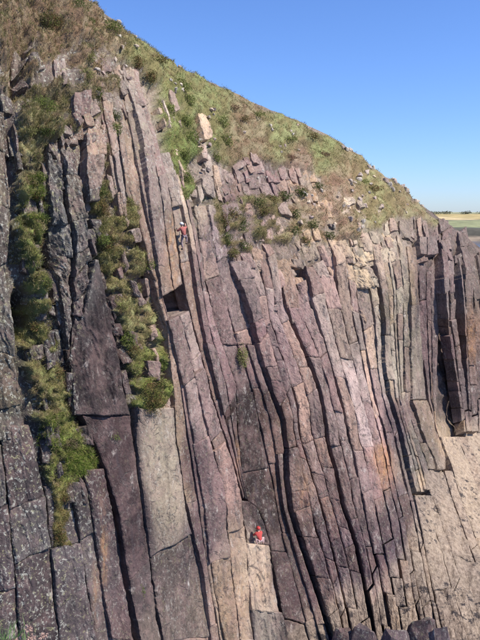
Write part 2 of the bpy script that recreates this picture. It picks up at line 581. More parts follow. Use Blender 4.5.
# ------------------------------------------------------------------ bedding
def line(*p):
    a = np.array(p, float)
    return lambda y: np.interp(y, a[:, 1], a[:, 0])


# bedding lines of the face, traced down the cliff
A = line((116, 60), (118, 70), (133, 187), (160, 303), (168, 330), (175, 400), (177, 440), (187, 505), (204, 575), (212, 640), (222, 720))
A2 = line((134, 70), (143, 130), (150, 190), (157, 250), (163, 296), (168, 314), (183, 380), (194, 440), (205, 505), (212, 575), (224, 640), (236, 720))
B = line((148, 80), (160, 140), (172, 200), (179, 255), (183.5, 285), (188, 305), (199, 345), (213, 400), (228, 445), (237, 475), (243, 500), (248, 560), (254, 640), (262, 720))
B2 = line((162, 100), (170, 130), (181, 190), (189, 230), (196, 280), (206, 340), (220, 395), (232, 440), (241, 480), (246, 500))
C = line((186, 160), (192, 195), (199, 230), (208, 290), (214, 320), (225, 350), (237, 387), (238, 430), (242, 470), (248, 500), (258, 508), (264, 520), (269, 540), (277, 580), (288, 640), (304, 720))
D = line((214, 180), (222, 210), (228, 240), (233, 270), (247, 313), (257, 353), (270, 393), (280, 420), (284, 450), (285, 480), (289, 510), (300, 547), (318, 600), (330, 640), (352, 720))
E2 = line((240, 180), (252, 230), (262, 270), (270, 320), (285, 365), (297, 405), (299, 432), (307, 462), (316, 488), (331, 546), (345, 605), (352, 640), (368, 720))
E = line((262, 180), (272, 235), (279, 270), (284, 307), (300, 343), (317, 385), (322, 410), (327, 445), (335, 472), (341, 503), (355, 546), (363, 585), (374, 640), (390, 720))
Fl = line((290, 180), (298, 225), (304, 250), (312, 300), (327, 350), (335, 380), (343, 407), (348, 433), (357, 470), (362, 500), (368, 530), (378, 570), (392, 640), (408, 720))
Gl = line((332, 190), (339, 225), (346, 255), (352, 310), (363, 363), (370, 397), (377, 423), (384, 453), (390, 485), (400, 523), (407, 563), (413, 595), (424, 640), (440, 720))
H = line((364, 205), (372, 250), (378, 290), (382, 320), (382, 363), (387, 395), (398, 430), (407, 470), (415, 500), (427, 560), (444, 640), (460, 720))
DS = line((222, 300), (236, 340), (247, 370), (255, 400), (266, 450), (273, 480), (279, 520), (288, 555), (300, 600), (310, 640), (330, 720))


# ------------------------------------------------------------------ ground under everything: turf, soil and the mass of the cliff
def rock_attrs(px, py):
    t = bil(TINT, px, py) * ALB
    m = np.stack([lichen(px, py), tide(px, py), orange(px, py)], -1)
    return t, m


G_PTS = np.array([
    (60, 40, 136, 118, 92), (20, 20, 132, 116, 92), (90, 60, 138, 122, 96), (40, 150, 138, 132, 92), (70, 110, 118, 112, 80), (110, 120, 132, 120, 92), (200, 110, 126, 128, 82),
    (150, 60, 130, 130, 84), (170, 130, 116, 124, 70), (188, 150, 110, 120, 66), (280, 130, 130, 131, 86), (250, 140, 134, 120, 92), (320, 150, 128, 130, 84), (300, 175, 140, 120, 100),
    (330, 200, 146, 124, 100), (380, 195, 138, 132, 90), (410, 210, 136, 126, 92), (240, 220, 118, 112, 72), (270, 215, 120, 114, 74), (300, 240, 136, 122, 90), (40, 230, 120, 126, 68),
    (45, 400, 130, 130, 80), (70, 460, 118, 128, 64), (110, 240, 132, 128, 80), (130, 320, 134, 130, 86), (148, 390, 118, 128, 62), (62, 520, 116, 108, 62)], float)
GTINT = np.concatenate([idw(_gx[i:i + 40], _gy[i:i + 40], G_PTS, 2.5) for i in range(0, _gx.shape[0], 40)])

# gullies and hollows in the near buttress, ridges between (metres)
MACRO = [(42, 300, 9, 22, 0.7), (25, 315, 6, 22, -1.6), (52, 258, 5, 24, -1.4), (16, 70, 7, 24, -1.3), (27, 38, 6, 10, -1.0), (32, 55, 7, 10, 0.9), (60, 100, 5, 12, -1.0), (62, 265, 14, 30, -0.3), (22, 60, 14, 26, -1.2), (46, 98, 9, 16, -0.9), (32, 320, 9, 30, -0.8), (66, 112, 8, 14, -0.8), (6, 150, 8, 40, -0.7), (50, 250, 6, 26, -0.9),
         (30, 160, 8, 14, 0.5), (80, 75, 14, 9, 0.5), (40, 130, 10, 10, 0.4), (424, 330, 9, 90, -0.4)]


def macro(px, py):
    r = 0
    for x, y, a, b_, h in MACRO:
        r = r + h * np.exp(-((px - x) / a) ** 2 - ((py - y) / b_) ** 2)
    return r


CARVE = [(383, 345, 5, 50, -2.0), (441, 290, 4, 44, -2.5), (459, 310, 4, 50, -2.5), (434, 388, 4, 22, -2.0), (425, 248, 9, 6, -2.0), (56, 262, 5, 26, -1.0), (24, 318, 6, 24, -1.0)]
HOLE = [(161, 294), (186, 280), (191, 308), (167, 318)]


def ground_n(px, py):
    px, py = np.asarray(px, float), np.asarray(py, float)
    s = np.clip(bil(DEP, px, py) / 45, 0.3, 1.4)
    v = veg(px, py)
    P = surf(px, py)
    lump = fbm(P[..., 0] / 1.9, P[..., 1] / 1.9, P[..., 2] / 1.9, 4)
    hill = v * (0.16 * s + 0.30 * s * lump + 0.5 * s * perlin(P[..., 0] / 5, P[..., 1] / 5, P[..., 2] / 5))
    brow = np.maximum(sstep(190, 215, px) * sstep(285, 255, py), sstep(140, 115, px) * sstep(150, 110, py))
    rockb = (-0.75 + 0.60 * brow) * s + 0.35 * s * lump * (1 - 0.5 * brow)
    rough_ = sstep(150, 90, px) * sstep(190, 120, py)
    hill = hill + rough_ * 1.2 * fbm(P[..., 0] / 2.0 + 3, P[..., 1] / 2.0, P[..., 2] / 2.6, 4)
    hill = hill + 0.35 * sstep(60, 40, px) * sstep(150, 190, py)
    sk = skyline(px)
    fade = sstep(0, 16, py - sk)
    r = (v * hill + (1 - v) * rockb) * (0.35 + 0.65 * fade) + macro(px, py)
    for x, y, a, b_, h in CARVE:
        r = r + h * np.exp(-((px - x) / a) ** 4 - ((py - y) / b_) ** 4)
    for ln_, y0, y1, h in ((D, 262, 640, -1.6), (E, 300, 640, -1.2), (H, 290, 430, -1.5)):
        r = r + h * np.exp(-((px - ln_(py) - 1) / 3.0) ** 4) * sstep(y0 - 8, y0 + 8, py) * sstep(y1 + 8, y1 - 8, py)
    return np.where(inpoly(px, py, HOLE), -7.0, r)


NU, NV = 361, 380
cu = np.linspace(-140, 590, NU)
tv = np.linspace(0, 1, NV)
gpx = np.tile(cu, (NV, 1))
sk = skyline(cu)
gpy = sk[None] + (770 - sk)[None] * tv[:, None]
gn = ground_n(gpx, gpy)
G = lift(gpx, gpy, gn)
# over the brow the land falls away behind
back = []
for i, s in enumerate([60, 26, 12, 5, 1.6]):
    q = G[0].copy()
    rd = G[0][:, :2] / np.linalg.norm(G[0][:, :2], axis=1)[:, None]
    q[:, 0] += rd[:, 0] * s
    q[:, 1] += rd[:, 1] * s
    q[:, 2] -= 0.02 * s + 0.006 * s * s + np.where(cu > 420, 0.25 * s, 0)
    q += fbm(q[:, :1] / 6, q[:, 1:2] / 6, 0.0, 3) * np.array([0, 0, 0.25])
    back.append(q)
allg = np.concatenate([np.array(back), G])
bx, by = np.tile(cu, (len(back), 1)), np.tile(sk, (len(back), 1))
apx, apy = np.concatenate([bx, gpx]), np.concatenate([by, gpy])
v_ = veg(apx, apy)[..., None]
rt, rm = rock_attrs(apx, apy)
pn = fbm(apx / 7, apy / 7, 4.4, 4)[..., None]
gt = bil(GTINT, apx, apy) * (0.85 + 0.4 * np.clip(pn, -1, 1)) * np.where(pn > 0.1, 1.0, np.array([1.08, 0.92, 0.92]))
t_all = gt * v_ + rt * 0.8 * (1 - v_)
F = grid_faces(allg.shape[0], NU)
fv = v_[..., 0].ravel()[F].mean(1) > 0.5
me = mk_mesh("cliff", allg.reshape(-1, 3), [F], M_ROCK, {"tint": t_all.reshape(-1, 3), "mask": rm.reshape(-1, 3), "bed": np.stack([apx * mpp(apx, apy), apy * mpp(apx, apy), apx * 0], -1).reshape(-1, 3)}, True)
me.materials.append(M_SOIL)
me.polygons.foreach_set("material_index", fv.astype(np.int32))
cliff = add("cliff", me, kind="structure", label="tall sea cliff of steep purple and grey rock beds under a grassy brow")

# ------------------------------------------------------------------ beds of rock: every slab and block is a piece of its own
def warp(px, py, amp=1.0):
    s = np.clip(bil(DEP, px, py) / 45, 0.3, 1.2)
    k = 1.0 / s                        # nearer rock shows longer wander in the frame
    a = 0.4 * perlin(px / 17 * s ** 0.3, py / 22, 1.5) + 0.5 * perlin(px / 6, py / 6, 7.7) + 0.28 * perlin(px / 2.4, py / 2.4, 3.1)
    b = 1.0 * perlin(px / 15, py / 15, 11.5) + 0.6 * perlin(px / 5, py / 5, 27.7)
    return px + amp * a * np.clip(k, 0.8, 1.6), py + amp * b


NPIECE = [0]


def frame_px(d):
    f = d[1] * CP - d[2] * SP
    u = d[1] * SP + d[2] * CP
    return np.array([240 + FPX * d[0] / f, 320 - FPX * u / f])


def block(parent, xl, xr, y0, y1, sl, sr, off, tiltu, tiltv, name="rock_slab", rough=1.0, gap=0.5, deep=None, flake=1.0, sinkv=0.0):
    """one piece of rock between two bedding lines; the joint at its top slopes by sl pixels, the one below by sr"""
    ym = 0.5 * (y0 + y1)
    xm = 0.5 * (xl(ym) + xr(ym))
    w, h = abs(xr(ym) - xl(ym)), y1 - y0
    if w < 1.5 or h < 1.5:
        return None
    nu = int(np.clip(w / 1.0, 4, 46)) + 1
    nv = int(np.clip(h / 1.15, 4, 150)) + 1
    u = np.linspace(0, 1, nu)
    # finer spacing at the arrises
    u = u + 0.0
    v = np.linspace(0, 1, nv)
    U, V = np.meshgrid(u, v)
    Y = y0 + (y1 - y0) * V + (U - 0.5) * (sl * (1 - V) + sr * V)
    gu = gap / max(w, 1)
    UU = gu + U * (1 - 2 * gu)
    Yc = Y + (0.5 - V) * min(gap * 0.35, h * 0.2)
    X = xl(Yc) + (xr(Yc) - xl(Yc)) * UU
    X, Yc = warp(X, Yc, min(1.0, w / 12.0))
    m = float(mpp(xm, ym))
    wm, hm = w * m, h * m
    e0 = lift(np.array(xm), np.array(ym), np.array(0.0)) - np.array([0, 0, CAMZ])
    e1 = lift(np.array(xm), np.array(ym), np.array(off)) - np.array([0, 0, CAMZ])
    sx_, sy_ = frame_px(e1) - frame_px(e0)
    X, Yc = X - sx_, Yc - sy_
    P0 = surf(X, Yc)
    N = normal(X, Yc)
    seed = NPIECE[0] * 3.37
    NPIECE[0] += 1
    # coordinates along and across the bed, metres
    al = (Yc - y0) * m
    ac = (X - xm + (Yc - ym) * 0.0) * m
    q = max(0.35, min(wm, 2.2))
    a = np.clip(q * 0.085, 0.02, 0.15) * rough
    n1 = fbm(al / (q * 2.8), (ac + al * .15) / (q * 0.9), seed, 4)
    n2 = fbm((al + ac * 1.1) / (q * 3.0) + 31, (ac - al * 0.25) / (q * 0.6), seed + 1.7, 3)
    sq = n2 * 3.0 + perlin(al / (q * .6), ac / (q * .5), seed) * 0.4
    fr_ = sq - np.floor(sq)
    steps = (np.floor(sq) + sstep(0.55, 1.0, fr_)) / 3.0
    n3 = fbm(al / 0.30, ac / 0.16, seed + 4.1, 3)
    edge = np.minimum(np.minimum(U, 1 - U) * wm, np.minimum(V, 1 - V) * hm)
    bw = 0.02 + 0.012 * wm
    ej = edge / bw * (1 + 0.5 * perlin(al / (q * .8), ac / (q * .8), seed + 8))
    dn = off + tiltu * (U - 0.5) + tiltv * (V - 0.5) + a * n1 + a * 1.5 * flake * steps + 0.028 * rough * n3 * min(1, wm) - (0.03 + 0.02 * wm) * np.exp(-np.maximum(ej, 0) ** 2)
    dn = dn + macro(X, Yc) * 0.6 - sinkv * (1 - V) ** 1.5
    top = P0 + N * dn[..., None]
    dp = deep if deep is not None else 0.9 * np.clip(m * FPX / 45, 0.35, 1.3)
    # skirt going back into the cliff
    ring = np.concatenate([np.arange(nu), np.arange(1, nv) * nu + nu - 1, (nv - 1) * nu + np.arange(nu - 2, -1, -1), np.arange(nv - 2, 0, -1) * nu])
    tf = top.reshape(-1, 3)
    Nf, dnf, Pf = N.reshape(-1, 3), dn.ravel(), P0.reshape(-1, 3)
    lo = dnf[ring]
    kk = 9
    lo = np.convolve(np.concatenate([lo[-kk:], lo, lo[:kk]]), np.ones(2 * kk + 1) / (2 * kk + 1), 'valid')
    nr = len(ring)
    rings, faces = [tf], [grid_faces(nv, nu)]
    prev = ring
    tu = tf[ring] - tf.mean(0)
    tu = tu - (tu * Nf[ring]).sum(1)[:, None] * Nf[ring]
    tu /= np.linalg.norm(tu, axis=1)[:, None] + 1e-6
    i = np.arange(nr)
    j = (i + 1) % nr
    cnt = len(tf)
    FR = (0.08, 0.22, 0.45, 1.0)
    for f_ in FR:
        k_ = min(1.0, f_ * 3)
        b_ = Pf[ring] + Nf[ring] * ((1 - k_) * dnf[ring] + k_ * lo - f_ * dp)[:, None]
        wob = fbm(b_[:, 0] / .5, b_[:, 1] / .5, b_[:, 2] / .8, 3)
        b_ = b_ + tu * (wob * 0.05 * min(1, wm) - 0.02 * f_)[:, None]
        rings.append(b_)
        ids = cnt + i
        faces.append(np.stack([prev[i], prev[j], ids[j], ids[i]], 1))
        prev = ids
        cnt += nr
    verts = np.concatenate(rings)
    tt, mm = rock_attrs(X, Yc)
    tt, mm = tt.reshape(-1, 3), mm.reshape(-1, 3)
    tt = np.concatenate([tt] + [tt[ring]] * 4)
    mm = np.concatenate([mm] + [mm[ring]] * 4)
    c = tf.mean(0)
    bd = np.stack([ac, al, np.full_like(al, seed % 97.0)], -1).reshape(-1, 3)
    bd = np.concatenate([bd] + [bd[ring] + np.array([f_ * dp, 0, 0]) for f_ in FR])
    me = mk_mesh(name, verts - c, faces, M_ROCK, {"tint": tt, "mask": mm, "bed": bd}, False)
    return add(name, me, parent, tuple(c))


RR = random.Random(21)


def band(parent, xl, xr, y0, y1, sub=1, step=40, off=0.0, jit=0.12, slant=6, tiltu=0.0, vmax=0.75, rough=1.0, gap=0.5, cuts=None, offs=None, name="rock_slab", top=None, bot=None, flake=1.0, skip=None, first=0, last=0, topj=(-26, 40), sink=0.0):
    """a bed: split lengthwise into `sub` ribs and across by joints"""
    fr = [0.0]
    for i in range(sub):
        fr.append(fr[-1] + 0.4 + RR.random() * 1.3)
    fr = [f / fr[-1] for f in fr]
    for i in range(sub):
        a, b = fr[i], fr[i + 1]
        fl = (lambda a: (lambda y: xl(y) + (xr(y) - xl(y)) * a))(a)
        fR = (lambda b: (lambda y: xl(y) + (xr(y) - xl(y)) * b))(b)
        xm = lambda y: 0.5 * (fl(y) + fR(y))
        ya, yb = y0, y1
        if top is not None:
            ya = top(xm(0.5 * (y0 + y1)) if sub > 1 else xm(y0)) + RR.uniform(*topj)
        if bot is not None:
            yb = bot(xm(y1))
        if cuts is not None and sub == 1:
            ys = [(ya, first)] + list(cuts) + [(yb, last)]
        else:
            ys = [(ya, 0)]
            y = ya
            while True:
                y += step * RR.uniform(0.45, 1.6)
                if y > yb - step * 0.3:
                    break
                ys.append((y, RR.uniform(-1, 0.6) * slant))
            ys.append((yb, 0))
        ribo = RR.uniform(-jit, jit)
        for j in range(len(ys) - 1):
            ymid = 0.5 * (ys[j][0] + ys[j + 1][0])
            if skip and skip(xm(ymid), ymid):
                continue
            if float(veg(xm(ymid), ymid)) > vmax:
                continue
            o = off + ribo + RR.uniform(-jit, jit) * RR.choice((0.15, 0.15, 0.3, 0.9))
            if offs is not None and sub == 1:
                o = off + offs[j]
            block(parent, fl, fR, ys[j][0], ys[j + 1][0], ys[j][1], ys[j + 1][1], o,
                  tiltu + RR.uniform(-jit, jit) * 0.8, RR.uniform(-jit, jit) * 0.35, name, rough, gap, flake=flake, sinkv=((sink or 0.45) if ((top is not None or sink) and j == 0) else 0.0))


# ribs above the left gully
Zl = line((94, 70), (100, 110), (108, 150), (118, 200), (130, 260))
band(cliff, Zl, A, 70, 215, sub=3, step=36, off=0.12, jit=0.16, vmax=0.85, gap=0.7, sink=0.8)
# first tall rib, with the square hole
band(cliff, A, A2, 62, 740, sub=2, step=190, off=0.42, jit=0.10, slant=4, sink=0.9, flake=0.5, gap=0.5)
AB = lambda y: 0.45 * A2(y) + 0.55 * B(y)
band(cliff, A2, AB, 64, 292, sub=1, off=0.60, cuts=[(150, 3)], offs=[0.0, 0.08], flake=0.5, gap=0.35, last=-5.5, sink=0.9)
band(cliff, AB, B, 60, 286, sub=1, off=0.60, cuts=[(176, -3)], offs=[0.0, 0.1], flake=0.5, gap=0.35, last=-5.5, sink=0.9)
band(cliff, A2, AB, 318, 740, sub=1, off=0.55, cuts=[(381, -8), (440, -9), (560, -6)], offs=[0.14, -.02, .1, .02], flake=0.6, gap=0.4, first=-5)
band(cliff, AB, B, 313.5, 740, sub=1, off=0.55, cuts=[(357, -8), (372, -8), (436, -10), (447, -10), (530, -6), (640, 0)], offs=[0.2, -.22, .16, -.25, .06, -.06, .06], flake=0.6, gap=0.4, first=-5)
# second rib and the leaf-like slab ending above the belay ledge
band(cliff, B, B2, 150, 498, sub=1, off=0.05, cuts=[(205, -3), (262, -3), (400, -5)], offs=[.2, -.15, .0, .04], flake=0.6, sink=0.3)
BC = lambda y: 0.5 * B2(y) + 0.5 * C(y)
band(cliff, B2, BC, 172, 499, sub=1, off=0.18, cuts=[(252, 2), (344, 2), (410, -10), (421, -9)], offs=[.12, .18, .26, -.3, .0], flake=0.6, gap=.4, sink=0.3)
band(cliff, BC, C, 166, 499, sub=1, off=0.16, cuts=[(292, 1), (399, -11), (411, -9)], offs=[.14, .22, -.34, .0], flake=0.6, gap=.4, sink=0.3)
# belay ledge block
band(cliff, B, C, 501, 740, sub=1, off=0.1, cuts=[(545, 2), (612, 3), (668, 0)], offs=[-0.45, 0.55, .5, .55], flake=1.2, gap=0.6)
# between the leaf slab and the long crack
band(cliff, C, D, 205, 345, sub=2, step=46, off=-0.12, jit=0.18, slant=8, vmax=0.8)
band(cliff, C, DS, 345, 740, sub=1, off=-0.35, cuts=[(398, -14), (470, -5), (552, 0), (622, 6)], offs=[.0, .06, -.05, .02, .05], flake=0.35, rough=0.7, gap=0.4)
band(cliff, DS, D, 345, 740, sub=2, step=70, off=-0.1, jit=0.13, slant=6, flake=0.5, gap=0.5)
# main buttress of beds right of the crack
rub = lambda x: np.interp(x, [220, 250, 300, 345, 370], [268, 262, 258, 262, 250])
band(cliff, lambda y: D(y) + 5.5, E2, 262, 740, sub=2, step=30, off=0.42, jit=0.13, slant=11, tiltu=0.1, gap=0.6, top=rub)
band(cliff, lambda y: E2(y) + 1.0, E, 262, 740, sub=2, step=36, off=0.28, jit=0.13, slant=8, top=rub, gap=0.55)
band(cliff, lambda y: E(y) + 3.6, Fl, 262, 740, sub=2, step=46, off=0.42, jit=0.13, slant=8, top=rub, gap=0.55)
band(cliff, lambda y: Fl(y) + 1.3, Gl, 262, 740, sub=3, step=56, off=0.35, jit=0.12, slant=7, top=rub, gap=0.5)
band(cliff, Gl, H, 262, 740, sub=3, step=46, off=0.2, jit=0.15, slant=7, top=rub, gap=0.6)

# broken blocks under the brow



def rows(parent, x0, x1, y0, y1, bw, bh, lean, off, jit, vmax=0.6, drop=0.1):
    y = y0
    while y < y1:
        hh = bh * RR.uniform(0.7, 1.5)
        x = x0 + RR.uniform(-8, 8) + (y - y0) * lean
        while x < x1 + (y - y0) * lean:
            ww = bw * RR.uniform(0.45, 1.8)
            xc, yc = x + ww / 2, y + hh / 2
            if float(veg(xc, yc)) < vmax and RR.random() > drop and yc > skyline(xc) + 6:
                xa, xb = x, x + ww
                la = lambda yy, xa=xa, yc=yc: xa + (yy - yc) * lean
                lb = lambda yy, xb=xb, yc=yc: xb + (yy - yc) * lean
                jy = RR.uniform(-0.45, 0.45) * hh
                hk = RR.uniform(0.75, 1.35) * hh
                block(parent, la, lb, y + jy, y + hk + jy, RR.uniform(-6, 4), RR.uniform(-6, 4), off + RR.uniform(-jit, jit), RR.uniform(-jit, jit), RR.uniform(-jit, jit) + 0.1, "rock_block", 1.3, 0.7, flake=1.4)
            x += ww + 0.2
        y += hh


rows(cliff, 212, 330, 156, 206, 8, 10, 0.30, -0.02, 0.13, 0.7, 0.1)
rows(cliff, 224, 350, 204, 308, 10, 13, 0.32, 0.0, 0.14, 0.7, 0.1)
rows(cliff, 325, 376, 196, 262, 8, 11, 0.30, 0.0, 0.14, 0.7, 0.1)
rows(cliff, 372, 440, 204, 250, 7, 11, 0.12, 0.0, 0.14, 0.72, 0.1)
rows(cliff, 196, 213, 118, 205, 7, 16, 0.14, 0.06, 0.12, 0.9, 0.1)
rows(cliff, 166, 174, 98, 190, 5, 22, 0.23, 0.05, 0.1, 1.1, 0.1)
rows(cliff, 436, 520, 224, 262, 9, 13, 0.1, 0.15, 0.2, 1.1, 0.05)

# columns of the far wall
wall = bpy.data.objects.new("column_wall", None)
COL.objects.link(wall)
wall["kind"] = "structure"
wall["label"] = "far wall of tall upright rock columns above the shore platform"
I_ = line((384, 230), (390, 245), (394, 293), (394, 320), (396, 352), (400, 400), (408, 430), (418, 465), (427, 500))
J_ = line((398, 230), (402, 250), (404, 300), (405, 400), (415, 430), (428, 462), (436, 500))
K_ = line((410, 230), (411, 250), (412, 320), (413, 400), (423, 430), (436, 458), (446, 500))
L_ = line((420, 230), (421, 250), (421, 330), (429, 400), (436, 428), (446, 455), (450, 500))
M0 = line((438, 230), (440, 260), (442, 320), (440, 400), (443, 440))
M1 = line((442, 230), (443, 250), (447, 320), (456, 380), (464, 430))
M2 = line((452, 230), (454, 250), (457, 320), (464, 370), (471, 430))
N1 = line((457, 230), (459, 260), (462, 330), (467, 430))
N2 = line((470, 240), (473, 260), (475, 335), (479, 430))
O1 = line((484, 250), (488, 335), (492, 430))
Q1 = line((530, 270), (540, 430))
colt = lambda x: np.interp(x, [376, 400, 420, 440, 460, 480, 540], [246, 244, 246, 244, 248, 258, 290])
band(wall, lambda y: H(y) + 4.0, I_, 246, 492, sub=2, step=34, off=0.45, jit=0.12, slant=3, top=colt, topj=(-10, 10), gap=0.5)
band(wall, I_, J_, 246, 490, sub=2, step=36, off=0.3, jit=0.13, slant=3, top=colt, topj=(-10, 10), gap=0.5)
band(wall, J_, K_, 246, 486, sub=1, step=44, off=0.30, jit=0.15, slant=3, top=colt, topj=(-10, 10), gap=0.5)
band(wall, K_, L_, 246, 470, sub=1, step=70, off=0.40, jit=0.15, slant=3, top=colt, topj=(-10, 10), gap=0.4, flake=.5)
band(wall, L_, lambda y: M0(y) - 3.5, 252, 440, sub=3, step=60, off=-0.55, jit=0.18, slant=3, gap=0.4)
band(wall, L_, M0, 236, 252, sub=2, step=20, off=0.6, jit=0.18, slant=3, gap=0.4, name="rock_block")
band(wall, M1, M2, 246, 432, sub=2, step=17, off=0.75, jit=0.25, slant=4, top=colt, topj=(-10, 10), gap=0.4)
band(wall, lambda y: N1(y) + 3.0, N2, 250, 432, sub=2, step=36, off=0.75, jit=0.2, slant=3, top=colt, topj=(-10, 10), gap=0.4)
band(wall, N2, O1, 255, 432, sub=2, step=40, off=0.5, jit=0.3, slant=3, top=colt, topj=(-10, 10), gap=0.4)
band(wall, O1, Q1, 262, 432, sub=4, step=60, off=0.4, jit=0.4, slant=3, top=colt, topj=(-10, 10), gap=0.4)

# outcrops breaking through the turf of the near slope
rows(cliff, -10, 60, 10, 136, 9, 17, 0.12, -0.05, 0.28, 0.66, 0.1)
rows(cliff, 60, 120, 8, 112, 6, 12, 0.22, -0.05, 0.2, 0.66, 0.1)
rows(cliff, 62, 96, 96, 136, 8, 14, 0.12, 0.2, 0.35, 0.7, 0.1)
rows(cliff, 84, 132, 186, 420, 8, 17, 0.22, 0.05, 0.28, 0.6, 0.1)
rows(cliff, 14, 50, 136, 480, 9, 18, 0.10, 0.0, 0.25, 0.6, 0.1)

# near buttress
butt = bpy.data.objects.new("near_buttress", None)
COL.objects.link(butt)
butt["kind"] = "structure"
butt["label"] = "near rock buttress with grey lichened slabs and grassy gullies"
far_left = line((-130, 100), (-130, 740))
n1 = line((4, 100), (10, 160), (12, 200), (8, 260), (14, 330), (24, 420), (20, 470))
band(butt, far_left, line((-55, 100), (-55, 740)), 60, 740, sub=1, step=110, off=0.2, jit=.15, vmax=2, gap=1.0)
band(butt, line((-55, 100), (-55, 740)), n1, 110, 440, sub=2, step=60, off=0.15, jit=0.10, slant=14, vmax=2, rough=1.3, gap=1.2)
s1 = line((30, 425), (38, 460), (46, 500), (53, 560), (60, 640), (72, 740))
s2 = line((66, 470), (72, 490), (79, 530), (86, 580), (96, 640), (112, 740))
s3 = line((84, 470), (90, 500), (97, 550), (104, 600), (111, 640), (126, 740))
s4 = line((104, 460), (111, 500), (119, 550), (127, 600), (135, 640), (155, 740))
p0 = line((74, 400), (79, 414), (99, 455), (114, 500), (123, 550), (131, 600), (139, 640), (160, 740))
p1 = line((131, 410), (133, 430), (137, 460), (143, 506), (150, 558), (155, 600), (162, 640), (178, 740))
sa = line((-55, 400), (-55, 740))
band(butt, sa, line((0, 430), (8, 500), (14, 560), (20, 640), (30, 740)), 445, 740, sub=1, cuts=[(520, -30), (600, -24)], offs=[0.05, 0.1, 0.05], off=0.0, vmax=2, gap=0.9, flake=0.7)
band(butt, line((0, 430), (8, 500), (14, 560), (20, 640), (30, 740)), s1, 425, 740, sub=1, cuts=[(503, -14), (556, -16)], offs=[0.04, 0.1, 0.06], off=0.0, vmax=2, gap=0.5, flake=0.7, jit=.06)
band(butt, s1, s2, 486, 740, sub=1, cuts=[(546, -6)], offs=[-.12, .03], off=0.0, vmax=2, gap=0.7, flake=0.7, jit=.06)
band(butt, s2, s3, 482, 740, sub=1, cuts=[(536, -8)], offs=[.08, .0], off=0.0, vmax=2, gap=0.7, flake=0.7, jit=.06)
band(butt, s3, s4, 470, 740, sub=1, cuts=[(640, 3)], offs=[.12, .12], off=0.05, vmax=2, gap=0.6, flake=0.7, jit=.06)
band(butt, lambda y: p0(y) + 2.5, p1, 416, 740, sub=1, cuts=[(570, -22)], offs=[.14, .1], off=0.05, vmax=2, gap=0.4, flake=0.5, rough=0.7, jit=.06)
t0 = line((96, 258), (85, 310), (72, 355), (75, 414))
t1 = line((99, 258), (113, 320), (124, 380), (132, 416))
band(butt, t0, t1, 260, 415, sub=1, cuts=[], offs=[0.30], off=0.05, vmax=2, gap=0.3, flake=1.2, rough=1.0, jit=.05)
r0 = line((46, 130), (50, 200), (58, 260), (62, 300), (68, 350))
r1 = line((74, 130), (85, 200), (93, 250), (90, 280), (82, 320), (72, 352))
band(butt, r0, r1, 132, 350, sub=2, step=30, off=0.05, jit=0.28, slant=18, vmax=2, rough=1.8, gap=0.7, flake=1.5, tiltu=-0.2, sink=0.7)
band(butt, line((88, 120), (89, 180), (95, 250)), line((108, 110), (107, 150), (100, 200), (98, 250)), 124, 200, sub=1, step=30, off=0.25, jit=.2, vmax=0.95, rough=1.5)
band(butt, lambda y: np.interp(y, [405, 440, 506, 558, 600, 640, 740], [140, 138, 144, 151, 156, 163, 179]) + 1.0, lambda y: A(y) - 0.8, 408, 740, sub=1, cuts=[(545, -22), (640, -6)], offs=[.25, .05, .1], off=0.1, vmax=2, gap=0.4, flake=0.7, rough=0.8)

# shore platform slabs
shore = bpy.data.objects.new("shore_platform", None)
COL.objects.link(shore)
shore["kind"] = "structure"
shore["label"] = "pale barnacle covered rock platform sloping away from the foot of the cliff"
Q = [lambda y: H(y) + 0.5,
     line((425, 470), (430, 490), (445, 530), (468, 600), (482, 640), (510, 720)),
     line((440, 432), (462, 500), (488, 570), (512, 640), (540, 720)),
     line((462, 426), (490, 490), (520, 560), (560, 640), (590, 720)),
     line((482, 422), (520, 490), (560, 560), (600, 640)),
     line((530, 416), (560, 460), (590, 520), (620, 600))]
tops = [(495, 740), (470, 740), (436, 740), (424, 740), (418, 640)]
for i in range(5):
    band(shore, Q[i], Q[i + 1], tops[i][0], tops[i][1], sub=[2, 2, 2, 2, 2][i], step=80, off=0.15, jit=0.07, slant=18, vmax=2, gap=0.05, rough=1.0, flake=0.8)

# ------------------------------------------------------------------ loose stones on the slope
def stone_mesh(i):
    r = random.Random(100 + i)
    bm = bmesh.new()
    for _ in range(18):
        p = Vector((r.uniform(-1, 1), r.uniform(-1, 1), r.uniform(-1, 1)))
        m_ = max(abs(p.x), abs(p.y), abs(p.z))
        p = p / m_ * r.uniform(0.8, 1.0)
        bm.verts.new((p.x * r.uniform(.8, 1.1), p.y * 0.75, p.z * 0.7))
    bmesh.ops.convex_hull(bm, input=bm.verts)
    loose = [v for v in bm.verts if not v.link_faces]
    bmesh.ops.delete(bm, geom=loose, context='VERTS')
    bmesh.ops.bevel(bm, geom=bm.edges[:], offset=0.06, segments=1, affect='EDGES')
    me = bpy.data.meshes.new("stone")
    bm.to_mesh(me)
    bm.free()
    me.materials.append(M_STONE)
    return me


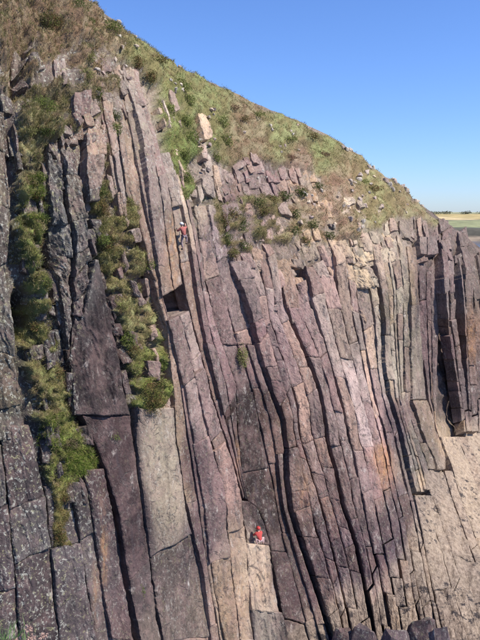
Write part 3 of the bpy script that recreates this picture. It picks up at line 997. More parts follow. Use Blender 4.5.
STONES = [stone_mesh(i) for i in range(12)]
zones = [((300, 172, 380, 236), 34, 1.6, 3.4), ((212, 120, 300, 190), 14, 1.2, 2.4), ((196, 112, 212, 170), 16, 1.6, 2.6), ((340, 185, 425, 225), 16, 1.4, 2.4), ((90, 20, 135, 100), 22, 1.5, 3.2), ((385, 176, 408, 192), 12, 2.4, 4.2), ((338, 143, 352, 150), 5, 1.8, 2.8), ((362, 166, 374, 176), 3, 2.6, 3.6), ((166, 66, 180, 100), 8, 1.3, 2.2)]
for (x0, y0, x1, y1), n, r0_, r1_ in zones:
    for i in range(n):
        px, py = RR.uniform(x0, x1), RR.uniform(y0, y1)
        py = max(py, skyline(px) + 1.0)
        rpx = RR.uniform(r0_, r1_)
        g = float(ground_n(np.array(px), np.array(py)))
        m = float(mpp(px, py))
        p = lift(np.array(px), np.array(py), np.array(max(g, -0.05) + rpx * m * 0.05))
        o = add("stone", STONES[RR.randrange(12)], cliff, tuple(p))
        o.rotation_euler = (RR.uniform(-.5, .5), RR.uniform(-.5, .5), RR.uniform(0, 6.28))
        s = rpx * m * 1.15
        o.scale = (s * RR.uniform(.8, 1.3), s * RR.uniform(.8, 1.2), s * RR.uniform(.8, 1.2))

# dark boulders at the foot of the cliff
def boulder_mesh(seed, sx, sy, sz):
    r = random.Random(seed)
    bm = bmesh.new()
    for _ in range(26):
        a, c = r.uniform(0, 6.283), r.uniform(0, 1)
        rad = (1 - 0.62 * c) * r.uniform(0.75, 1.05)
        bm.verts.new((sx * rad * math.cos(a), sy * rad * math.sin(a), sz * c))
    bmesh.ops.convex_hull(bm, input=bm.verts)
    bmesh.ops.delete(bm, geom=[v for v in bm.verts if not v.link_faces], context='VERTS')
    bmesh.ops.triangulate(bm, faces=bm.faces[:])
    bmesh.ops.subdivide_edges(bm, edges=bm.edges[:], cuts=3, use_grid_fill=True)
    co = np.array([v.co[:] for v in bm.verts])
    nz = fbm(co[:, 0] / .9 + seed, co[:, 1] / .9, co[:, 2] / .9, 4) * 0.16
    for v, d in zip(bm.verts, nz):
        v.co += v.co.normalized() * float(d)
    me = bpy.data.meshes.new("boulder")
    bm.to_mesh(me)
    bm.free()
    me.materials.append(M_DARKSTONE)
    return me


BLD = [(364, 626, 41.5, 2.0, 1.3, 'low broad dark purple boulder with a notched top at the cliff foot'),
       (423, 615, 41.5, 1.9, 1.3, 'tall dark purple boulder, highest of the row at the cliff foot'),
       (396, 626, 41.0, 2.2, 1.0, 'squat dark boulder wedged against the tall purple boulder'),
       (441, 624, 41.0, 1.5, 0.9, 'small pointed dark boulder beside the tall purple boulder'),
       (344, 627, 41.8, 1.6, 0.8, 'small dark boulder at the end of the purple boulder row')]
for i, (px, py, y, sx, sy, lab) in enumerate(BLD):
    p = pos_at(px, py, y)
    hgt = 3.6
    add("boulder", boulder_mesh(40 + i, sx, sy, hgt), None, (p[0], p[1], p[2] - hgt), label=lab, category="boulder", group="dark boulders at the cliff foot")

# ------------------------------------------------------------------ grass
def blades(roots, dirs, length, width, tint, seg2=True):
    """thin bent blades as one mesh's arrays"""
    n = len(roots)
    rnd = RNG.normal(size=(n, 3))
    side = np.cross(dirs, rnd)
    side /= np.linalg.norm(side, axis=1)[:, None] + 1e-9
    bend = np.cross(side, dirs) * RNG.uniform(0.1, 0.7, (n, 1)) + np.array([0, 0, -0.25])
    L, Wd = length[:, None], width[:, None]
    a = roots - side * Wd * .5
    b = roots + side * Wd * .5
    mid = roots + dirs * L * .55 + bend * L * .15
    c = mid - side * Wd * .36
    d = mid + side * Wd * .36
    tip = roots + dirs * L * .9 + bend * L * .6
    V = np.stack([a, b, d, c, tip], 1).reshape(-1, 3)
    o = np.arange(n) * 5
    q = np.stack([o, o + 1, o + 2, o + 3], 1)
    t = np.stack([o + 3, o + 2, o + 4], 1)
    T = np.repeat(tint, 5, axis=0)
    return V, q, t, T


GREEN, OLIVE, STRAW, RUSSET = srgb((106, 112, 62)), srgb((132, 126, 80)), srgb((186, 168, 126)), srgb((150, 116, 96))


def grass_tint(px, py, n):
    g = bil(GTINT, px, py)
    k = RNG.random((n, 1))
    base = np.where(k < .45, g, np.where(k < .65, OLIVE, np.where(k < .90, STRAW, GREEN)))
    pat = fbm(px / 13, py / 10, 6.1, 3)[:, None]
    pg = np.clip(pat, 0, .6) * np.where(px < 175, 0.6, 0.7)[:, None]
    base = base * (1 - pg) + GREEN * 0.9 * pg
    base = base * (1 - np.clip(-pat - .1, 0, .5)) + RUSSET * np.clip(-pat - .1, 0, .5)
    return base * RNG.uniform(0.6, 1.3, (n, 1)) * 1.08


def sow(n_try, box, per, lmin, lmax, wpx, thr=0.5, keep=1.0):
    px = RNG.uniform(box[0], box[2], n_try)
    py = RNG.uniform(box[1], box[3], n_try)
    ok = (py > skyline(px) + 0.4) & (veg(px, py) > thr + 0.35 * (RNG.random(n_try) - .5)) & (RNG.random(n_try) < keep)
    clump = fbm(px / 4.5, py / 4.5, 9.9, 3)
    ok &= clump > -0.28
    px, py = px[ok], py[ok]
    m = mpp(px, py)
    P = lift(px, py, ground_n(px, py) - 0.03)
    N = normal(px, py)
    up = N * 0.55 + np.array([0, 0, 0.75])
    ct = grass_tint(px, py, len(px))
    P = np.repeat(P, per, 0)
    up = np.repeat(up, per, 0)
    m = np.repeat(m, per)
    ct = np.repeat(ct, per, 0) * RNG.uniform(.75, 1.2, (len(P), 1))
    up = up + RNG.normal(size=up.shape) * 0.38
    up /= np.linalg.norm(up, axis=1)[:, None]
    P = P + RNG.normal(size=P.shape) * (0.9 * m)[:, None]
    L = RNG.uniform(lmin, lmax, len(P)) * RNG.choice([0.7, 1.0, 1.0, 1.35], len(P))
    W = np.maximum(wpx * m, 0.006)
    return blades(P, up, L, W, ct)


def join(parts):
    V, q, t, T, o = [], [], [], [], 0
    for a, b, c, d in parts:
        V.append(a)
        q.append(b + o)
        t.append(c + o)
        T.append(d)
        o += len(a)
    return np.concatenate(V), [np.concatenate(q), np.concatenate(t)], np.concatenate(T)


V, Fc, T = join([sow(95000, (90, -5, 450, 270), 4, 0.09, 0.22, 0.36), sow(26000, (195, 140, 440, 285), 4, 0.10, 0.24, 0.36, thr=0.02, keep=0.35)])
add("hillside_grass", mk_mesh("hillside_grass", V, Fc, M_GRASS, {"tint": T}, False), kind="stuff", label="short dry olive grass and heather over the slope below the skyline", category="grass")
V, Fc, T = join([sow(30000, (-40, -60, 130, 140), 7, 0.10, 0.28, 0.32), sow(16000, (-10, 0, 165, 470), 6, 0.10, 0.26, 0.34, thr=0.03, keep=0.3), sow(34000, (-20, 120, 110, 560), 8, 0.10, 0.26, 0.32), sow(15000, (85, 150, 172, 460), 6, 0.12, 0.28, 0.36)])
add("gully_grass", mk_mesh("gully_grass", V, Fc, M_GRASS, {"tint": T}, False), kind="stuff", label="green and straw coloured grass filling the gullies of the near buttress", category="grass")

# ------------------------------------------------------------------ shrubs, cushions and tussocks
def leaf_cloud(n, rx, ry, rz, size, cols, seed):
    g = np.random.default_rng(seed)
    d = g.normal(size=(n, 3))
    d /= np.linalg.norm(d, axis=1)[:, None]
    r = g.random(n) ** 0.35
    lump = 1 + 0.35 * fbm(d[:, 0] * 1.8 + seed, d[:, 1] * 1.8, d[:, 2] * 1.8, 3)
    c = d * (r * lump)[:, None] * np.array([rx, ry, rz])
    a = g.normal(size=(n, 3)) + d * 0.8
    a /= np.linalg.norm(a, axis=1)[:, None]
    s = np.cross(a, g.normal(size=(n, 3)))
    s /= np.linalg.norm(s, axis=1)[:, None]
    L = size * g.uniform(.6, 1.5, (n, 1))
    V = np.stack([c, c + a * L * .5 + s * L * .28, c + a * L, c + a * L * .5 - s * L * .28], 1).reshape(-1, 3)
    F = np.arange(n * 4).reshape(-1, 4)
    mixk = np.clip(0.5 + 0.7 * fbm(c[:, 0] / rx * 1.6 + seed, c[:, 1] / ry * 1.6, c[:, 2] / rz * 1.6, 3) + g.normal(size=n) * .12, 0, 1)[:, None]
    t = cols[0] * (1 - mixk) + cols[1] * mixk
    t = t * g.uniform(.7, 1.2, (n, 1))
    return V, F, np.repeat(t, 4, 0)


M_STEM = plain("woody_stem", (0.10, 0.07, 0.045), 0.9)


def stem_mesh(h, r, seed):
    rr = random.Random(seed)
    V, F = [], []
    for s in range(4):
        o = len(V)
        dx, dy = rr.uniform(-.6, .6) * h, rr.uniform(-.6, .6) * h
        for k, (t, w) in enumerate(((-.5, 1), (0.3, .8), (1, .4))):
            for a in range(5):
                an = a * 1.2566
                V.append((dx * max(t, 0) + r * w * math.cos(an), dy * max(t, 0) + r * w * math.sin(an), t * h))
        for k in range(2):
            for a in range(5):
                F.append((o + k * 5 + a, o + k * 5 + (a + 1) % 5, o + k * 5 + 5 + (a + 1) % 5, o + k * 5 + 5 + a))
    return mk_mesh("stem", np.array(V), [np.array(F)], M_STEM)


def shrub(px, py, rxp, ryp, cols, label, group=None, name="shrub", n=None, leaf=None, seed=0, cat="shrub"):
    px_, py_ = np.array(float(px)), np.array(float(py))
    m = float(mpp(px_, py_))
    g = float(ground_n(px_, py_))
    rx, rz = rxp * m, ryp * m
    ry = 0.7 * rx
    root = bpy.data.objects.new(name, None)
    COL.objects.link(root)
    base = lift(px_, py_, np.array(max(g, -0.1)))
    root.location = tuple(base)
    root["label"] = label
    root["category"] = cat
    if group:
        root["group"] = group
    N = normal(px_, py_)
    c = N * 0.22 * rx + np.array([0, 0, 0.10 * rz])
    nn = n or int(np.clip(rxp * ryp * 16, 260, 5200))
    V, F, T = leaf_cloud(nn, rx, ry, rz, leaf or max(0.05, 1.1 * m), cols, seed + 5)
    add("foliage", mk_mesh("foliage", V + c, [F], M_LEAF, {"tint": T}), root)
    add("stem", stem_mesh(0.6 * rz, max(0.012, 0.05 * rx), seed), root, tuple(c * 0.2))
    return root


def tussock(px, py, rxp, ryp, label, n=900, ln=(0.25, 0.5), cols=None, group=None, seed=0, name="grass_tussock", wpx=0.35, lean=(0, 0, 0.3)):
    px_, py_ = np.array(float(px)), np.array(float(py))
    base = lift(px_, py_, np.array(float(ground_n(px_, py_))))
    qx = px + np.clip(RNG.normal(size=n), -1.5, 1.5) * rxp * .5
    qy = py + np.clip(RNG.normal(size=n), -1.5, 1.5) * ryp * .5
    P = lift(qx, qy, ground_n(qx, qy) * 1.0)
    m = mpp(qx, qy)
    N = normal(qx, qy)
    dirs = N * .7 + np.array(lean) + RNG.normal(size=(n, 3)) * .38
    dirs /= np.linalg.norm(dirs, axis=1)[:, None]
    k = RNG.random((n, 1))
    cols = cols or (srgb((118, 138, 54)), srgb((164, 160, 94)), srgb((92, 110, 48)))
    t = np.where(k < .5, cols[0], np.where(k < .75, cols[1], cols[2])) * RNG.uniform(.6, 1.15, (n, 1))
    V, q, t3, T = blades(P - base, dirs, RNG.uniform(ln[0], ln[1], n), np.maximum(wpx * m, .006), t)
    p = dict(label=label, category="grass")
    if group:
        p["group"] = group
    return add(name, mk_mesh(name, V, [q, t3], M_GRASS, {"tint": T}), None, tuple(base), **p)


DG, MG, LG, RU, PU = srgb((58, 72, 30)), srgb((92, 104, 50)), srgb((122, 130, 66)), srgb((122, 90, 62)), srgb((120, 96, 84))
shrub(146, 400, 13, 17, (MG, RU), "large rounded green and russet bush at the foot of the far gully", seed=1)
shrub(69, 12, 13, 8, (DG, MG), "dark green bush near the top of the near slope", seed=2)
shrub(108, 247, 10, 10, (MG, RU), "green and rust coloured cushion shrub above the purple triangular slab", seed=3)
shrub(128, 341, 8, 9, (LG, MG), "bright green cushion shrub in the gully beside the purple slab", seed=4)
shrub(98, 190, 9, 8, (MG, DG), "green bush below the pink rock rib at the head of the gully", seed=5)
shrub(86, 52, 10, 6, (DG, RU), "dark scrubby bush on the upper near slope below broken rocks", seed=6)
shrub(92, 106, 8, 8, (MG, PU), "dull green bush beside the broken rocks of the upper gully", seed=7)
shrub(98, 132, 7, 6, (RU, DG), "brown heather clump above the pink rock rib", seed=8)
shrub(42, 108, 14, 10, (MG, LG), "pale green scrub bush on the near gully shoulder", seed=9)
shrub(50, 24, 12, 7, (RU, MG), "brownish heather bush high on the near slope", seed=10)
shrub(112, 437, 8, 5, (LG, MG), "small yellow green plant rooted at the foot of the purple triangular slab", seed=11)
shrub(142, 597, 4, 12, (srgb((112, 134, 52)), srgb((130, 148, 70))), "bright green moss strip on the lower pale slab", name="moss_cushion", seed=12, cat="moss")
shrub(62, 497, 6, 7, (MG, RU), "olive moss cushion hanging below the big tussock", name="moss_cushion", seed=13, cat="moss")
shrub(60, 536, 7, 11, (MG, RU), "brown and olive moss cushion in the crack between grey slabs", name="moss_cushion", seed=14, cat="moss")
shrub(208, 590, 2.2, 26, (srgb((110, 132, 56)), MG), "thin green weed strip in the joint left of the belay block", name="weed_strip", seed=15, cat="plant")
shrub(208, 528, 3, 8, (srgb((120, 140, 70)), MG), "small green weed tuft in the joint above the weed strip", name="weed_strip", seed=16, cat="plant")
shrub(202, 380, 4, 7, (LG, MG), "small green plant on the notched second rib", seed=17)
shrub(243, 358, 6, 12, (LG, srgb((168, 158, 110))), "pale olive lichen plant beside the long crack", seed=18)
shrub(172, 392, 5, 10, (MG, DG), "dark green plant under the overhang at the gully foot", seed=19)
mounds = [(185, 104, 7, 6), (186, 122, 7, 7), (190, 142, 7, 8), (181, 160, 5, 8), (184, 180, 5, 8), (170, 112, 5, 8), (218, 128, 6, 6), (222, 146, 7, 7), (216, 158, 5, 5), (180, 92, 7, 5)]
for i, (x, y, a, b_) in enumerate(mounds):
    shrub(x, y, a, b_, (MG, LG), "low green mound of scrub between the two pale rock ribs on the slope", "green mounds between the pale ribs", "low_shrub", seed=30 + i)
scrub = [(232, 215, 8, 6), (240, 226, 8, 6), (255, 203, 9, 5), (270, 200, 8, 5), (284, 197, 8, 5), (226, 240, 6, 6), (232, 254, 7, 5), (300, 194, 7, 5), (290, 234, 7, 5), (305, 242, 6, 5), (312, 226, 6, 5), (242, 246, 7, 5),
         (262, 214, 6, 4), (318, 188, 6, 4), (330, 236, 6, 4), (222, 222, 6, 7), (296, 214, 5, 4)]
for i, (x, y, a, b_) in enumerate(scrub):
    shrub(x, y, a, b_, (DG, MG) if i % 3 else (RU, MG), ("dark green" if i % 3 else "russet tinged") + " scrub clump on the ledges among broken blocks under the brow", "scrub clumps among the broken blocks", "low_shrub", seed=60 + i)
gr = [(240, 125), (262, 138), (285, 142), (300, 152), (322, 160), (345, 172), (372, 190), (392, 204), (255, 118), (205, 92), (228, 108), (275, 122), (312, 140), (338, 158), (365, 182), (404, 208), (288, 160), (270, 152), (150, 66), (138, 52), (176, 84), (128, 60)]
for i, (x, y) in enumerate(gr[::2]):
    shrub(x + RR.uniform(-4, 4), y + RR.uniform(-2, 4), RR.uniform(5, 10), RR.uniform(2, 3.5), [(MG, RU), (LG, MG), (PU, RU)][i % 3], "low " + ["russet and green", "pale green grassy", "purple brown heather"][i % 3] + " hummock on the open slope under the skyline", "hummocks on the open slope", "heather_hummock", seed=90 + i, cat="heather")
tussock(34, 200, 12, 28, "long bright green grass hanging in the near gully", 1500, (0.2, 0.42), seed=1)
tussock(84, 462, 22, 16, "big shaggy green tussock overhanging the grey slabs", 2200, (0.22, 0.5), seed=2)
tussock(52, 430, 14, 22, "yellow green tussock above the big shaggy one in the gully", 1400, (0.16, 0.36), seed=3)
tussock(46, 330, 14, 18, "olive tussock at the bend of the near gully", 900, (0.14, 0.3), (srgb((122, 124, 70)), srgb((156, 148, 96)), srgb((94, 100, 52))), seed=4)
tussock(6, 508, 9, 5, "dry brown tuft growing from the grey slab joint", 420, (0.08, 0.18), (srgb((140, 112, 66)), srgb((164, 140, 90)), srgb((96, 96, 50))), seed=5)
tussock(20, 250, 8, 16, "straw coloured tuft beside the lichened rock edge", 400, (0.15, 0.34), (srgb((176, 164, 118)), srgb((130, 126, 76)), srgb((100, 104, 60))), seed=6)
tussock(14, 392, 8, 18, "dry pale tuft at the foot of the lichened rock edge", 420, (0.12, 0.28), (srgb((170, 158, 112)), srgb((130, 128, 76)), srgb((98, 106, 56))), seed=7)
# a ledge just below the view, with the nearest plants on it
lc = pos_at(4.0, 650.0, 6.0)
ledge = add("rock_ledge", boulder_mesh(77, 0.55, 0.45, 0.9), None, (lc[0], lc[1], lc[2] - 0.82), kind="structure", label="small rock ledge under the nearest grass tuft")
n_ = 170
rt0 = lc + np.stack([RNG.uniform(-.26, .22, n_), RNG.uniform(-.14, .14, n_), RNG.uniform(-.06, 0, n_)], 1)
dr = np.array([0.1, 0, 1.0]) + RNG.normal(size=(n_, 3)) * np.array([.45, .35, .15])
dr /= np.linalg.norm(dr, axis=1)[:, None]
kk_ = RNG.random((n_, 1))
tt_ = np.where(kk_ < .5, srgb((92, 124, 72)), np.where(kk_ < .8, srgb((128, 150, 98)), srgb((66, 92, 52)))) * RNG.uniform(.7, 1.2, (n_, 1))
V, q, t3, T = blades(rt0 - lc, dr, RNG.uniform(.18, .46, n_), np.full(n_, .009), tt_)
add("grass_tussock", mk_mesh("grass_tussock", V, [q, t3], M_GRASS, {"tint": T}), None, tuple(lc), label="fresh green grass tuft with long blades in front of the grey slab", category="grass")

cush = []
while len(cush) < 34:
    x, y = RR.uniform(14, 166), RR.uniform(20, 480)
    if float(veg(x, y)) > 0.55 and all((x - a) ** 2 + (y - b_) ** 2 > 200 for a, b_ in cush):
        cush.append((x, y))
        cc_ = [(DG, MG), (LG, MG), (MG, RU), (PU, MG), (srgb((150, 140, 96)), LG)][len(cush) % 5]
        kind_ = ["dark green", "yellow green", "rust and green", "purplish heather", "dry straw coloured"][len(cush) % 5]
        where_ = "on the broken slope above the near buttress" if y < 135 else ("in the grassy gully beside the lichened rib" if x < 62 else ("on the lichened rib and purple slab" if x < 95 else "in the rocky gully left of the tall ribs"))
        shrub(x, y, RR.uniform(4, 8), RR.uniform(4, 8), cc_, "small " + kind_ + " cushion plant " + where_, "cushion plants of the near cliff", "cushion_plant", seed=200 + len(cush), cat="plant")

# seed heads in front of the slab
M_BLOOM = plain("faded_pink_bloom", (0.42, 0.24, 0.19), 0.9)
M_STALK = plain("green_stalk", (0.10, 0.16, 0.06), 0.8)
for i, (x, y, h) in enumerate([(30, 652, .27), (36, 656, .25), (25, 654, .22), (41, 657, .26)]):
    b0 = pos_at(float(x), float(y), 6.0 + 0.04 * i)
    rt_ = bpy.data.objects.new("flower_stalk", None)
    COL.objects.link(rt_)
    rt_.location = tuple(b0)
    rt_["label"] = "faded pink flower head on a thin stalk beside the green tuft"
    rt_["category"] = "flower"
    rt_["group"] = "faded pink flowers beside the green tuft"
    dx, dy = RR.uniform(-.06, .1), RR.uniform(-.12, -.02)
    bm = bmesh.new()
    bmesh.ops.create_cone(bm, segments=6, radius1=.005, radius2=.004, depth=h, cap_ends=True)
    for v in bm.verts:
        t = v.co.z / h + .5
        v.co = Vector((v.co.x + dx * t, v.co.y + dy * t, t * h))
    me = bpy.data.meshes.new("stalk")
    bm.to_mesh(me)
    bm.free()
    me.materials.append(M_STALK)
    add("stalk", me, rt_)
    Vb, Fb, Tb = leaf_cloud(90, .03, .03, .026, .022, (srgb((200, 172, 156)), srgb((176, 144, 130))), 300 + i)
    me = mk_mesh("bloom", Vb, [Fb], M_LEAF, {"tint": Tb})
    add("bloom", me, rt_, (dx, dy, h))

# ------------------------------------------------------------------ the climbers
def skin_mesh(name, pts, edges, mat, sub=2, root=0):
    me = bpy.data.meshes.new(name)
    names = list(pts)
    me.from_pydata([pts[n][0] for n in names], [(names.index(a), names.index(b)) for a, b in edges], [])
    o = bpy.data.objects.new(name, me)
    COL.objects.link(o)
    sk_ = o.modifiers.new("s", 'SKIN')
    for i, n in enumerate(names):
        r_ = pts[n][1]
        me.skin_vertices[0].data[i].radius = r_ if isinstance(r_, tuple) else (r_, r_)
        me.skin_vertices[0].data[i].use_root = (i == root)
    sb = o.modifiers.new("d", 'SUBSURF')
    sb.levels = sb.render_levels = sub
    dg = bpy.context.evaluated_depsgraph_get()
    m2 = bpy.data.meshes.new_from_object(o.evaluated_get(dg))
    bpy.data.objects.remove(o)
    m2.name = name
    m2.materials.clear()
    m2.materials.append(mat)
    for p in m2.polygons:
        p.use_smooth = True
    return m2


M_SKIN = plain("skin", (0.55, 0.33, 0.24), 0.6, 0.06)
M_HAIR = plain("brown_hair", (0.06, 0.04, 0.03), 0.8)
M_SHOE = plain("dark_rubber", (0.03, 0.03, 0.035), 0.7)
M_HARN = plain("harness_webbing", (0.05, 0.05, 0.06), 0.8)


def person(loc, rz, J, top_col, leg_col, helm_col, label, tilt=0.0, size=1.0):
    """J: joint name -> (x right, y towards the rock, z up), metres; fingers are rooted in the palms"""
    root = bpy.data.objects.new("person", None)
    COL.objects.link(root)
    root.location = loc
    root.rotation_euler = (tilt, 0, rz)
    root.scale = (size,) * 3
    root["label"] = label
    root["category"] = "person"
    V3 = {k: Vector(v) for k, v in J.items()}
    rad = dict(pelvis=(.115, .085), waist=(.10, .075), chest=(.12, .085), neck=.055, skull=.085, crown=.08, shoulder=.06, elbow=.042, wrist=.028, palm=(.038, .02), hip=.085, knee=.058, ankle=.038, toe=.035)
    pts, ed = {}, []
    for k, v in V3.items():
        pts[k] = (tuple(v), rad[k.split('.')[0]])
    ed = [('pelvis', 'waist'), ('waist', 'chest'), ('chest', 'neck'), ('neck', 'skull'), ('skull', 'crown')]
    for s in 'lr':
        ed += [('chest', f'shoulder.{s}'), (f'shoulder.{s}', f'elbow.{s}'), (f'elbow.{s}', f'wrist.{s}'), (f'wrist.{s}', f'palm.{s}'), ('pelvis', f'hip.{s}'), (f'hip.{s}', f'knee.{s}'), (f'knee.{s}', f'ankle.{s}'), (f'ankle.{s}', f'toe.{s}')]
        # five fingers
        w, p = V3[f'wrist.{s}'], V3[f'palm.{s}']
        d = (p - w).normalized()
        side = d.cross(Vector((0, -1, 0.2))).normalized()
        grip = Vector((0, 1, 0))
        for f in range(4):
            a = p + side * (0.026 - 0.017 * f) + d * 0.02
            ln = (.036, .042, .039, .030)[f]
            b_ = a + d * ln
            c_ = b_ + (d * .5 + grip * .8).normalized() * ln * .8
            pts[f'f{f}a.{s}'], pts[f'f{f}b.{s}'] = (tuple(b_), .009), (tuple(c_), .008)
            ed += [(f'palm.{s}', f'f{f}a.{s}'), (f'f{f}a.{s}', f'f{f}b.{s}')]
        a = w + d * .03 + side * .045
        b_ = a + (d + side * .4).normalized() * .035 + grip * .015
        pts[f'ta.{s}'], pts[f'tb.{s}'] = (tuple(a), .011), (tuple(b_), .009)
        ed += [(f'wrist.{s}', f'ta.{s}'), (f'ta.{s}', f'tb.{s}')]
    add("body", skin_mesh("body", pts, ed, M_SKIN), root)
    g = 1.55
    tp = {k: (pts[k][0], tuple(x * g for x in pts[k][1]) if isinstance(pts[k][1], tuple) else pts[k][1] * 1.7) for k in ('waist', 'chest', 'shoulder.l', 'elbow.l', 'shoulder.r', 'elbow.r')}
    tp['hem'] = (tuple(V3['pelvis'] * .8 + V3['waist'] * .2), (.155, .118))
    tp['collar'] = (tuple(V3['neck'] * .7 + V3['chest'] * .3), .09)
    te = [('hem', 'waist'), ('waist', 'chest'), ('chest', 'collar')]
    for s in 'lr':
        tp[f'cuff.{s}'] = (tuple(V3[f'elbow.{s}'] * .2 + V3[f'wrist.{s}'] * .8), .042)
        te += [('chest', f'shoulder.{s}'), (f'shoulder.{s}', f'elbow.{s}'), (f'elbow.{s}', f'cuff.{s}')]
    add("jacket", skin_mesh("jacket", tp, te, plain("jacket_cloth", top_col, 0.85)), root)
    lp = {'pelvis': (pts['pelvis'][0], (.15, .115))}
    le = []
    for s in 'lr':
        for k, r_ in (('hip', .10), ('knee', .075)):
            lp[f'{k}.{s}'] = (pts[f'{k}.{s}'][0], r_)
        lp[f'cuff.{s}'] = (tuple(V3[f'knee.{s}'] * .12 + V3[f'ankle.{s}'] * .88), .06)
        le += [('pelvis', f'hip.{s}'), (f'hip.{s}', f'knee.{s}'), (f'knee.{s}', f'cuff.{s}')]
        sp = {'a': (tuple(V3[f'ankle.{s}']), .075), 'b': (tuple(V3[f'ankle.{s}'] * .45 + V3[f'toe.{s}'] * .55 - Vector((0, 0, .01))), .07), 'c': (tuple(V3[f'toe.{s}']), .065)}
        add("shoe", skin_mesh("shoe", sp, [('a', 'b'), ('b', 'c')], M_SHOE, 1), root)
    add("trousers", skin_mesh("trousers", lp, le, plain("trouser_cloth", leg_col, 0.9)), root)
    # face: nose, eyes, ears
    f = V3['skull']
    fwd = Vector((0, 1, 0))
    for nm_, x, dy, dz, r_ in (("nose", 0, .095, -.005, .014), ("eye", -.03, .085, .02, .011), ("eye", .03, .085, .02, .011), ("ear", -.088, 0, 0, .02), ("ear", .088, 0, 0, .02), ("mouth", 0, .088, -.04, .016)):
        bm = bmesh.new()
        bmesh.ops.create_icosphere(bm, subdivisions=1, radius=r_)
        me = bpy.data.meshes.new(nm_)
        bm.to_mesh(me)
        bm.free()
        me.materials.append(M_SHOE if nm_ == "eye" else M_SKIN)
        add(nm_, me, root, tuple(f + Vector((x, dy, dz))))
    # helmet: a shell with a rim, and its strap
    hc = V3['crown'] + Vector((0, -.005, .0))
    bm = bmesh.new()
    bmesh.ops.create_uvsphere(bm, u_segments=20, v_segments=12, radius=.132)
    bmesh.ops.delete(bm, geom=[v for v in bm.verts if v.co.z < -.05], context='VERTS')
    for v in bm.verts:
        v.co.y *= 1.16
        if v.co.z < -.02:
            v.co.x *= 1.05
            v.co.y *= 1.05
    bmesh.ops.solidify(bm, geom=bm.faces[:], thickness=.012)
    me = bpy.data.meshes.new("helmet")
    bm.to_mesh(me)
    bm.free()
    me.materials.append(plain("helmet_shell", helm_col, 0.35, 0.03))
    for p in me.polygons:
        p.use_smooth = True
    add("helmet", me, root, tuple(hc))
    # harness: waist belt and leg loops
    hp = {'a': (tuple(V3['pelvis'] + Vector((0, 0, .05))), (.165, .13)), 'b': (tuple(V3['pelvis'] + Vector((0, 0, .10))), (.16, .126))}
    add("harness", skin_mesh("harness", hp, [('a', 'b')], M_HARN, 1), root)
    return root


def stand_point(px, py, n):
    a, b_ = np.array(float(px)), np.array(float(py))
    o_ = np.array([0, 0, CAMZ])
    s_ = frame_px(lift(a, b_, np.array(float(n))) - o_) - frame_px(lift(a, b_, np.array(0.0)) - o_)
    return lift(a - s_[0], b_ - s_[1], np.array(float(n)))


def yaw_to_wall(px, py):
    n = normal(np.array(float(px)), np.array(float(py)))
    return math.atan2(n[0], -n[1])      # local +Y looks into the rock


# leader in the corner: left leg straight, right knee out on a hold, right arm reaching across, left arm low
J1 = dict(pelvis=(0, 0, .98), waist=(-.02, 0, 1.14), chest=(-.06, .02, 1.36), neck=(-.10, .05, 1.53), skull=(-.12, .07, 1.64), crown=(-.13, .07, 1.71),
          **{'shoulder.l': (-.23, .05, 1.42), 'elbow.l': (-.36, .20, 1.24), 'wrist.l': (-.28, .38, 1.38), 'palm.l': (-.26, .43, 1.44),
             'shoulder.r': (.11, .05, 1.44), 'elbow.r': (.36, .16, 1.46), 'wrist.r': (.46, .34, 1.62), 'palm.r': (.48, .38, 1.69),
             'hip.l': (-.10, .01, .92), 'knee.l': (-.12, .10, .50), 'ankle.l': (-.08, .02, .10), 'toe.l': (-.10, .17, .05),
             'hip.r': (.10, .01, .94), 'knee.r': (.40, .16, .82), 'ankle.r': (.34, .12, .44), 'toe.r': (.42, .26, .40)})
p1_ = stand_point(184, 250, 0.22)
person(tuple(p1_), yaw_to_wall(185, 250) * 0.75, J1, (0.36, 0.12, 0.10), (0.24, 0.18, 0.19), (0.74, 0.74, 0.72), "climber in a white helmet and red top in the corner beside the tall rib")
# second, crouched on the belay ledge
J2 = dict(pelvis=(0, -.02, .42), waist=(-.03, 0, .57), chest=(-.06, .06, .80), neck=(-.05, .12, .96), skull=(-.04, .16, 1.06), crown=(-.04, .16, 1.13),
          **{'shoulder.l': (-.23, .09, .86), 'elbow.l': (-.34, .26, .68), 'wrist.l': (-.16, .40, .62), 'palm.l': (-.12, .44, .64),
             'shoulder.r': (.12, .09, .86), 'elbow.r': (.26, .24, .66), 'wrist.r': (.14, .40, .60), 'palm.r': (.11, .44, .62),
             'hip.l': (-.10, 0, .38), 'knee.l': (-.30, .06, .50), 'ankle.l': (-.20, -.04, .10), 'toe.l': (-.26, .08, .05),
             'hip.r': (.10, 0, .38), 'knee.r': (.30, .04, .48), 'ankle.r': (.20, -.05, .10), 'toe.r': (.26, .07, .05)})
p2_ = stand_point(260, 545.5, 0.30)
person(tuple(p2_), yaw_to_wall(260, 543) * 0.6, J2, (0.46, 0.07, 0.06), (0.46, 0.32, 0.30), (0.46, 0.045, 0.04), "climber in a red helmet and red jacket crouched on the belay ledge", size=1.15)

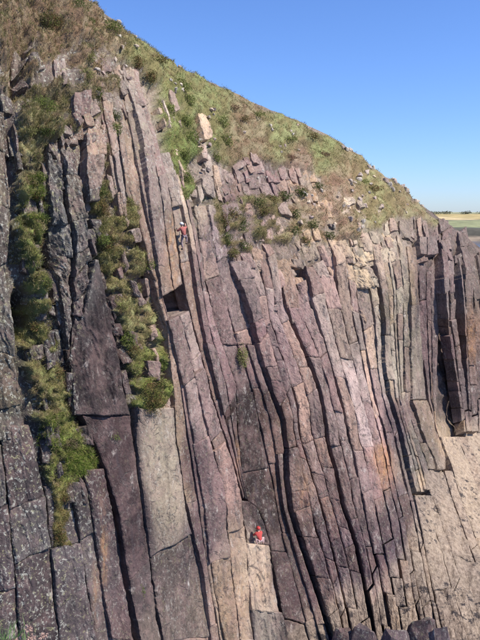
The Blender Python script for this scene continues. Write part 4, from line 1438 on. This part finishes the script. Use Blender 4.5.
# ------------------------------------------------------------------ the bay: sea and the far shore
m, nt, b = new_mat("sea_water")
k = NB(nt)
P = k.n("ShaderNodeNewGeometry").outputs["Position"]
b.inputs["Base Color"].default_value = (0.02, 0.05, 0.11, 1)
b.inputs["Roughness"].default_value = 0.12
b.inputs["Specular IOR Level"].default_value = 0.5
bp = k.n("ShaderNodeBump")
bp.inputs["Strength"].default_value = 0.6
bp.inputs["Distance"].default_value = 0.3
k.l(k.noise(P, 0.35, 5, 0.6), bp.inputs["Height"])
k.l(bp.outputs[0], b.inputs["Normal"])
S = 14000
me = mk_mesh("sea", np.array([(-S, -S, 0), (S, -S, 0), (S, S, 0), (-S, S, 0)], float), [np.array([[0, 1, 2, 3]])], m)
add("sea", me, kind="structure", label="blue sea in the bay beyond the cliff")

nx, ny = 140, 120
fx = np.linspace(60, 1400, nx)
ft = np.linspace(0, 1, ny) ** 1.5
FX, FT = np.meshgrid(fx, ft)
shore_y = 735 + 60 * perlin(FX / 160, 0.5, 0.2) + 18 * perlin(FX / 40, 1.5, 0.2) + np.clip(250 - FX, 0, 400) * 0.1
dist = FT * 1900
FY = shore_y + dist
h = -1.5 + 5 * sstep(0, 14, dist) + 11 * sstep(16, 34, dist + 10 * perlin(FX / 30, 0, 3)) + 10 * sstep(40, 230, dist) + 8.5 * sstep(180, 620, dist)
h = h + (2.0 * perlin(FX / 200, FY / 200, 0.4) + 0.8 * fbm(FX / 25, FY / 25, 0.3, 3)) * sstep(10, 60, dist) - 60 * sstep(900, 1900, dist)
GRN, YEL, PAL, WOOD, ROCKT, DARK = srgb((146, 148, 106)), srgb((204, 182, 134)), srgb((160, 158, 116)), srgb((96, 98, 76)), srgb((168, 150, 128)), srgb((98, 94, 82))
tc = np.zeros(FX.shape + (3,))
tc[:] = PAL
fld = np.floor(FX / 170 + 0.6 * perlin(FX / 300, FY / 300, 2))
d2 = dist + 14 * perlin(FX / 90, FY / 90, 5.5)
for lo, hi, c in ((-99, 14, ROCKT), (14, 40, DARK), (40, 62, WOOD), (62, 190, GRN), (190, 205, WOOD * 1.3), (205, 470, YEL), (470, 490, WOOD), (490, 9999, PAL)):
    tc[(d2 >= lo) & (d2 < hi)] = c
alt = ((fld % 2 == 0) & (d2 > 205) & (d2 < 470))
tc[alt] = srgb((186, 166, 112))
tc = tc * (1 + 0.35 * fbm(FX / 14, FY / 14, 0.7, 4))[..., None]
far = mk_mesh("far_headland", np.stack([FX, FY, h], -1).reshape(-1, 3), [grid_faces(ny, nx)[:, ::-1]], M_FIELD, {"tint": tc.reshape(-1, 3) * 0.8}, True)
add("far_headland", far, kind="structure", label="low far shore with stubble and green fields across the bay")
# hedgerow scrub on the far skyline
parts = []
gq = np.random.default_rng(5)
Vs, Fs, Ts = [], [], []
for i in range(120):
    x = gq.uniform(200, 1000)
    yy = 735 + 500 + gq.normal() * 12
    a, b_, c_ = leaf_cloud(40, 7, 4, gq.uniform(1.2, 2.8), 2.2, (srgb((80, 82, 64)), srgb((98, 96, 72))), int(i + 400))
    hz = 33.0 + 2.0 * float(perlin(x / 200, yy / 200, 0.4))
    Vs.append(a + np.array([x, yy, hz]))
    Fs.append(b_ + i * 160)
    Ts.append(c_)
add("far_hedgerow", mk_mesh("far_hedgerow", np.concatenate(Vs), [np.concatenate(Fs)], M_LEAF, {"tint": np.concatenate(Ts)}), kind="stuff", label="thin dark hedgerow along the far fields' skyline", category="hedge")
# far rocks at the water's edge
print("kids", [(o.name, len(o.children)) for o in (cliff, wall, butt, shore)])
print("pieces", NPIECE[0], "objects", len(bpy.data.objects), "tris", sum(len(o.data.polygons) * 2 for o in bpy.data.objects if o.type == 'MESH'))
